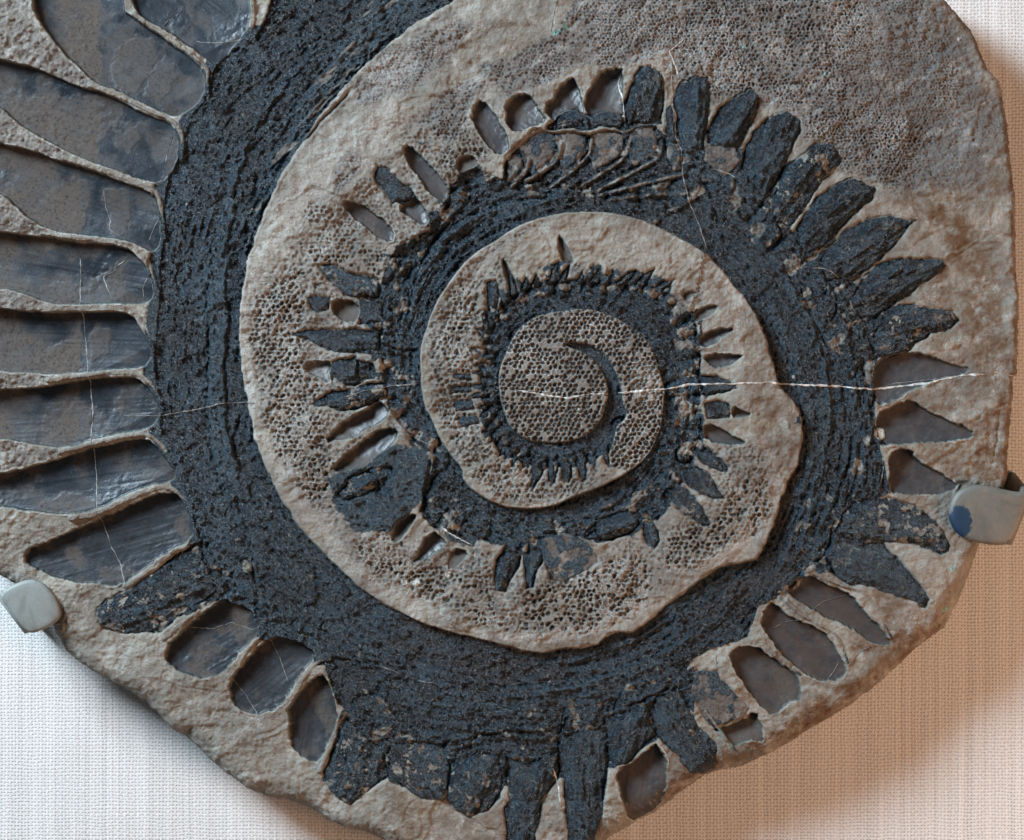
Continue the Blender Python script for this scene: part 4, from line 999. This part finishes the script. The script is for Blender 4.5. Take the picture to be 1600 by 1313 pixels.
def link_mesh(name, co, faces, mat, parent, smooth=True, attrs=None):
    me = bpy.data.meshes.new(name)
    nv, nf = len(co), len(faces)
    me.vertices.add(nv); me.vertices.foreach_set('co', np.ascontiguousarray(co, np.float32).ravel())
    me.loops.add(nf * 4); me.loops.foreach_set('vertex_index', np.ascontiguousarray(faces, np.int32).ravel())
    me.polygons.add(nf); me.polygons.foreach_set('loop_start', np.arange(0, nf * 4, 4, dtype=np.int32))
    me.polygons.foreach_set('use_smooth', np.full(nf, smooth, bool))
    me.materials.append(mat)
    if attrs is not None:
        for an, data in attrs:
            a = me.attributes.new(an, 'FLOAT_COLOR', 'POINT'); a.data.foreach_set('color', np.ascontiguousarray(data, np.float32).ravel())
    me.update(calc_edges=True); me.validate()
    o = bpy.data.objects.new(name, me); sc.collection.objects.link(o)
    if parent: o.parent = parent
    return o

def to_world(x, y, z):
    return np.stack([(x - CX) * S, -z * S, (CY - y) * S], -1)

vid = np.arange(NY * NX).reshape(NY, NX)
fpx, fpy, fH = px.ravel(), py.ravel(), H.ravel(); fA, fB = A.reshape(-1, 4), B.reshape(-1, 4)
WALLZ = -108.0
# shared normals along part borders: parts are cut from one surface, so store its normals
hx_ = np.gradient(H, G, axis=1); hy_ = np.gradient(H, G, axis=0)
nrm = np.stack([-hx_, -np.ones_like(H) , hy_], -1)      # world axes: x, -z(out), up
nrm = nrm / np.linalg.norm(nrm, axis=-1, keepdims=True)
fN = nrm.reshape(-1, 3).astype(np.float32)
for pid, (name, lbl) in enumerate(PARTS):
    m = cell_in & (lab == pid)
    if m.sum() < 6: continue
    j, i = np.nonzero(m)
    quads = np.stack([vid[j, i], vid[j + 1, i], vid[j + 1, i + 1], vid[j, i + 1]], -1)
    u, inv = np.unique(quads.ravel(), return_inverse=True)
    faces = inv.reshape(-1, 4)
    co = to_world(fpx[u], fpy[u], fH[u]); a = fA[u]; b = fB[u]; nn = fN[u]
    if pid == 0:
        # side wall of the slab, from its rounded rim back to the flat sawn back
        ci = np.pad(cell_in, 1)
        segs = []
        c = ci[1:-1, 1:-1]
        for dj, di, p0, p1 in ((-1, 0, (0, 1), (0, 0)), (1, 0, (1, 0), (1, 1)), (0, -1, (0, 0), (1, 0)), (0, 1, (1, 1), (0, 1))):
            nb = ci[1 + dj:1 + dj + c.shape[0], 1 + di:1 + di + c.shape[1]]
            jj_, ii_ = np.nonzero(c & ~nb)
            segs.append(np.stack([vid[jj_ + p0[0], ii_ + p0[1]], vid[jj_ + p1[0], ii_ + p1[1]]], -1))
        segs = np.concatenate(segs)
        su, sinv = np.unique(segs.ravel(), return_inverse=True); sinv = sinv.reshape(-1, 2)
        sx, sy, sh = fpx[su], fpy[su], fH[su]
        si = ((sx - xs[0]) / G).astype(int).clip(0, NX - 1); sj = ((sy - ys[0]) / G).astype(int).clip(0, NY - 1)
        ox, oy = gx[sj, si], gy[sj, si]; ol = np.hypot(ox, oy) + 1e-6; ox, oy = ox / ol, oy / ol
        rings = [(sh, 0.0)]
        for f, push in ((.25, 1.2), (.55, .6), (1.0, -6.0)):
            zz = sh * (1 - f) + (WALLZ + 22) * f
            rings.append((zz, push + 1.5 * (vn(sx, sy + zz, 14, 141) - .5) * (0 if f == 1 else 1)))
        base = len(co); ns = len(su); cs = []; 
        for zz, push in rings: cs.append(to_world(sx + ox * push, sy + oy * push, zz))
        co = np.concatenate([co] + cs)
        sa = fA[su] * np.array([.0, 0, 0, .3]); sb = np.tile(np.array([.35, .2, 0, 0]), (ns, 1))
        a = np.concatenate([a] + [sa] * 4); b = np.concatenate([b] + [sb] * 4)
        sn = np.stack([ox, np.zeros(ns), -oy], -1).astype(np.float32)
        nn = np.concatenate([nn] + [sn] * 4)
        fs = []
        for r in range(3):
            A0 = base + r * ns + sinv[:, 0]; A1 = base + r * ns + sinv[:, 1]
            fs.append(np.stack([A0, A1, A1 + ns, A0 + ns], -1))
        faces = np.concatenate([faces] + fs)
    o = link_mesh(name, co, faces, MAT, root, True, [('kind_a', a), ('kind_b', b)])
    o.data.normals_split_custom_set_from_vertices(nn.tolist()) if pid != 0 else None
    if lbl: o['label'] = lbl

def hAt(x, y):
    i = np.clip((np.asarray(x) - xs[0]) / G, 0, NX - 1.01); j = np.clip((np.asarray(y) - ys[0]) / G, 0, NY - 1.01)
    i0 = i.astype(int); j0 = j.astype(int)
    return np.maximum.reduce([H[j0, i0], H[j0 + 1, i0], H[j0, i0 + 1], H[j0 + 1, i0 + 1]])

# ------------------------------------------------------------------ calcite veins
VEINS = [([(1041,609),(1062,604),(1074,601),(1135,600),(1200,598),(1243,601),(1300,603),(1364,608),(1413,603),(1453,598),(1505,586),(1541,586)],2.2,'long white calcite vein crossing the right half of the slab'),
 ([(808,610),(861,619),(888,622),(922,616),(950,616)],2.0,None),([(966,614),(1000,611),(1025,609),(1041,609)],2.6,None),
 ([(1574,587),(1590,588)],1.6,None),([(1362,608),(1400,599),(1450,594),(1500,586)],.9,None),
 ([(250,650),(300,641),(345,631),(384,629),(400,630)],1.1,None),([(537,622),(571,610),(613,603),(655,600)],1.3,None),([(190,650),(220,650),(252,650)],.9,None),
 ([(123,400),(125,476),(134,552),(139,598),(142,644),(142,689),(148,744),(151,800),(157,815),(171,855),(186,879),(196,915)],1.35,None),
 ([(1050,95),(1050,122),(1053,183),(1056,213),(1065,235),(1067,274),(1077,314),(1092,350),(1105,390)],1.2,'upright pale vein through the upper teeth'),
 ([(254,40),(272,10),(272,-20)],.8,None),([(300,64),(340,66),(380,62)],.9,None),([(258,255),(262,230),(268,212)],1.2,None),([(230,380),(240,355),(250,340)],1.0,None),
 ([(160,295),(163,325),(172,345),(170,358),(190,372)],1.0,None),([(195,405),(182,415),(176,425),(160,432),(166,450),(175,470)],1.3,None),
 ([(225,470),(222,450),(232,430)],.8,None),([(270,975),(300,982),(330,984),(360,975),(395,985)],.9,None),([(420,998),(440,1040),(452,1072)],.9,None),
 ([(360,1060),(385,1090),(412,1130)],.7,None),([(1262,960),(1290,940),(1325,930)],.9,None),([(1208,985),(1230,972),(1255,968)],.7,None),([(1295,1062),(1308,1042),(1312,1035)],.9,None),
 ([(597,1043),(615,1049),(634,1056)],1.0,None),([(652,1064),(680,1068)],1.2,None),([(690,824),(700,832),(720,843),(738,852)],1.5,None),
 ([(1270,420),(1285,419),(1300,425),(1312,435)],1.4,None),([(1326,468),(1332,480),(1336,486)],1.2,None),([(1105,265),(1120,265),(1140,272),(1152,280)],1.2,None),
 ([(1118,1040),(1113,1020),(1120,1000),(1114,980)],.0,None),([(1119,1020),(1121,1045)],1.0,None),([(1110,1138),(1125,1150),(1130,1195)],1.2,None),
 ([(1025,1158),(1040,1178),(1046,1195)],1.6,None),([(600,640),(620,660),(640,680),(690,705)],.9,None),([(612,665),(616,685),(622,692)],.8,None),([(970,112),(967,130),(974,160),(976,190)],1.5,None),
 ([(1378,612),(1373,640)],0,None),([(1367,650),(1376,690),(1390,705)],1.2,None),([(1378,712),(1382,735),(1374,760)],1.3,None),([(864,1200),(872,1225),(876,1260)],1.6,None),([(1360,1010),(1340,1022),(1325,1040)],.9,None),
 ([(860,50),(866,20),(870,0)],1.2,None),([(1062,120),(1046,80),(1070,60)],1.6,None)]
vr_ = random.Random(11)
for pts, wd, lbl in VEINS:
    if wd <= 0: continue
    p = np.array(pts, float)
    seg = np.hypot(*(p[1:] - p[:-1]).T); cum = np.concatenate([[0], np.cumsum(seg)])
    n = max(4, int(cum[-1] / 2.2)); tt = np.linspace(0, cum[-1], n)
    vx = np.interp(tt, cum, p[:, 0]); vy = np.interp(tt, cum, p[:, 1])
    dx = np.gradient(vx); dy = np.gradient(vy); l = np.hypot(dx, dy); nx, ny = -dy / l, dx / l
    sd = vr_.random() * 50
    j = 1.6 * (vn(tt, tt * 0 + sd, 12, 151) - .5) + 1.2 * (vn(tt, tt * 0 + sd, 3.2, 152) - .5)
    vx += nx * j; vy += ny * j
    wv = wd * .62 * (.35 + 1.2 * vn(tt, tt * 0 + sd, 7, 153)) * np.clip(np.minimum(tt, cum[-1] - tt) / 9 + .2, 0, 1)
    cols = []
    for o_, zz in ((-1, -.3), (0, .75), (1, -.3)):
        cx_, cy_ = vx + nx * wv * o_, vy + ny * wv * o_
        cols.append(to_world(cx_, cy_, hAt(cx_, cy_) * .5 + hAt(vx, vy) * .5 + zz))
    co = np.stack(cols, 1).reshape(-1, 3)
    k = np.arange(n - 1)
    f = np.concatenate([np.stack([k * 3 + q, k * 3 + q + 1, (k + 1) * 3 + q + 1, (k + 1) * 3 + q], -1) for q in (0, 1)])
    o = link_mesh('calcite_vein', co, f, CALC if wd > 1.45 else CALC2, root)
    if lbl: o['label'] = lbl

# ------------------------------------------------------------------ linen wall behind
def plane_grid(name, x0, x1, y0, y1, z, nx, ny, mat, amp=0.0):
    gxs, gys = np.meshgrid(np.linspace(x0, x1, nx), np.linspace(y0, y1, ny))
    zz = z + amp * fbm(gxs, gys, 160, 161, 3)
    co = to_world(gxs.ravel(), gys.ravel(), zz.ravel())
    idx = np.arange(nx * ny).reshape(ny, nx)
    f = np.stack([idx[:-1, :-1], idx[1:, :-1], idx[1:, 1:], idx[:-1, 1:]], -1).reshape(-1, 4)
    return link_mesh(name, co, f, mat, None)
wall = plane_grid('linen_wall', -1600, 3200, -1200, 2500, WALLZ, 200, 160, LINEN, 1.5)
wall['kind'] = 'structure'

# ------------------------------------------------------------------ clips
def bracket(name, outline, z0, thick, bend, arm_off, mat, label, film=None):
    """a flat tongue lying on the slab, bent back at one edge into an arm that runs to the wall"""
    r = bpy.data.objects.new(name, None); sc.collection.objects.link(r)
    r['label'] = label; r['category'] = 'bracket'; r['group'] = 'metal clips holding the slab'
    cx = sum(p[0] for p in outline) / len(outline); cy = sum(p[1] for p in outline) / len(outline)
    loc = P(cx, cy, WALLZ); r.location = loc
    import bmesh
    from mathutils import Vector
    (ax, ay), (bx, by) = bend
    # outward direction of the bend edge
    ex, ey = bx - ax, by - ay; L = math.hypot(ex, ey); ex /= L; ey /= L
    ox, oy = ey, -ex
    if (cx - ax) * ox + (cy - ay) * oy > 0: ox, oy = -ox, -oy
    def loc3(x, y, z):
        q = P(x, y, z); return Vector((q[0] - loc[0], q[1] - loc[1], q[2] - loc[2]))
    pts = smooth_line(outline, 2)
    bm = bmesh.new()
    # tongue: dense fill by a small grid clipped to the outline would be wasteful; concentric rings give a domed pad
    rings = []
    n = len(pts); c0 = np.array([cx, cy])
    far = max(0.1, max(-((p[0] - ax) * ox + (p[1] - ay) * oy) for p in pts))
    def lift(x, y):
        s = -((x - ax) * ox + (y - ay) * oy) / far
        return 5.0 * math.sin(max(0, min(1, 1 - s)) * 1.6)
    prof = [(1.0, 0, 0), (1.0, .0, thick * .55), (.985, 0, thick * .72), (.93, 0, thick * .9), (.87, 0, thick), (.7, 0, thick + .3), (.4, 0, thick + .5)]
    for f, _, zt in prof:
        ring = []
        for p in pts:
            q = c0 + (p - c0) * f
            ring.append(bm.verts.new(loc3(q[0], q[1], z0 + zt + lift(q[0], q[1]))))
        rings.append(ring)
    ctr = bm.verts.new(loc3(cx, cy, z0 + thick + 1 + lift(cx, cy)))
    cb = bm.verts.new(loc3(cx, cy, z0 + lift(cx, cy)))
    for a_, b_ in zip(rings[:-1], rings[1:]):
        for i in range(n):
            bm.faces.new((a_[i], a_[(i + 1) % n], b_[(i + 1) % n], b_[i]))
    for i in range(n):
        bm.faces.new((rings[-1][i], rings[-1][(i + 1) % n], ctr))
        bm.faces.new((rings[0][(i + 1) % n], rings[0][i], cb))
    bmesh.ops.recalc_face_normals(bm, faces=bm.faces)
    me = bpy.data.meshes.new('tongue'); bm.to_mesh(me); bm.free()
    for pl in me.polygons: pl.use_smooth = True
    me.materials.append(mat)
    o = bpy.data.objects.new('tongue', me); sc.collection.objects.link(o); o.parent = r
    # arm: starts inside the bent edge, curls over and runs back to the wall
    bm = bmesh.new()
    zt = z0 + thick + 4.5; path = []
    rad = 15.0
    for k in range(9):
        a = k / 8 * math.pi / 2
        path.append((rad * math.sin(a) - rad * .55, zt - rad + rad * math.cos(a) , math.cos(a), math.sin(a)))
    for k in range(1, 6):
        path.append((rad * .45, zt - rad - (zt - rad - WALLZ - 1) * k / 5, 0, 1))
    loops = []
    nseg = len(path)
    for q, (s, z, nz, ns) in enumerate(path):
        f = max(0, (q - 8) / 5)
        dx, dy = arm_off[0] * f, arm_off[1] * f
        sec = []
        wds = [(0.03, 0), (0.0, .5), (0.03, 1), (.5, 1), (.97, 1), (1.0, .5), (.97, 0), (.5, 0)]
        for t, u in wds:
            th_ = u * thick
            x = ax + ex * L * t + ox * (s - th_ * ns) + dx; y = ay + ey * L * t + oy * (s - th_ * ns) + dy
            sec.append(bm.verts.new(loc3(x, y, z - th_ * nz)))
        loops.append(sec)
    for a_, b_ in zip(loops[:-1], loops[1:]):
        for i in range(8): bm.faces.new((a_[i], a_[(i + 1) % 8], b_[(i + 1) % 8], b_[i]))
    bm.faces.new(loops[0]); bm.faces.new(loops[-1])
    bmesh.ops.recalc_face_normals(bm, faces=bm.faces)
    me = bpy.data.meshes.new('arm'); bm.to_mesh(me); bm.free()
    for pl in me.polygons: pl.use_smooth = True
    me.materials.append(mat)
    o = bpy.data.objects.new('arm', me); sc.collection.objects.link(o); o.parent = r
    return r

m1 = painted_metal('grey_beige_paint', (.135, .118, .095), (.105, .105, .092), (-41, -14))
m2 = painted_metal('grey_green_paint', (.19, .205, .19), (.17, .175, .155))
bracket('metal_clip', [(1480,808),(1481,788),(1492,768),(1512,758),(1535,757),(1562,764),(1588,769),(1606,767),(1598,800),(1586,830),(1572,851),(1545,851),(1518,846),(1500,839),(1487,826)],
        5.0, 13.0, ((1606,767),(1572,851)), (2, -26), m1, 'beige metal clip with a chipped blue spot gripping the right edge of the slab')
bracket('metal_clip', [(0,930),(14,917),(42,905),(58,905),(74,914),(88,932),(97,952),(96,966),(84,976),(66,985),(50,989),(40,981),(22,958)],
        4.0, 9.0, ((0,928),(46,988)), (0, 0), m2, 'pale grey-green metal clip under the lower left edge of the slab')
print('parts', len(PARTS), 'tris ~', int(cell_in.sum() * 2))
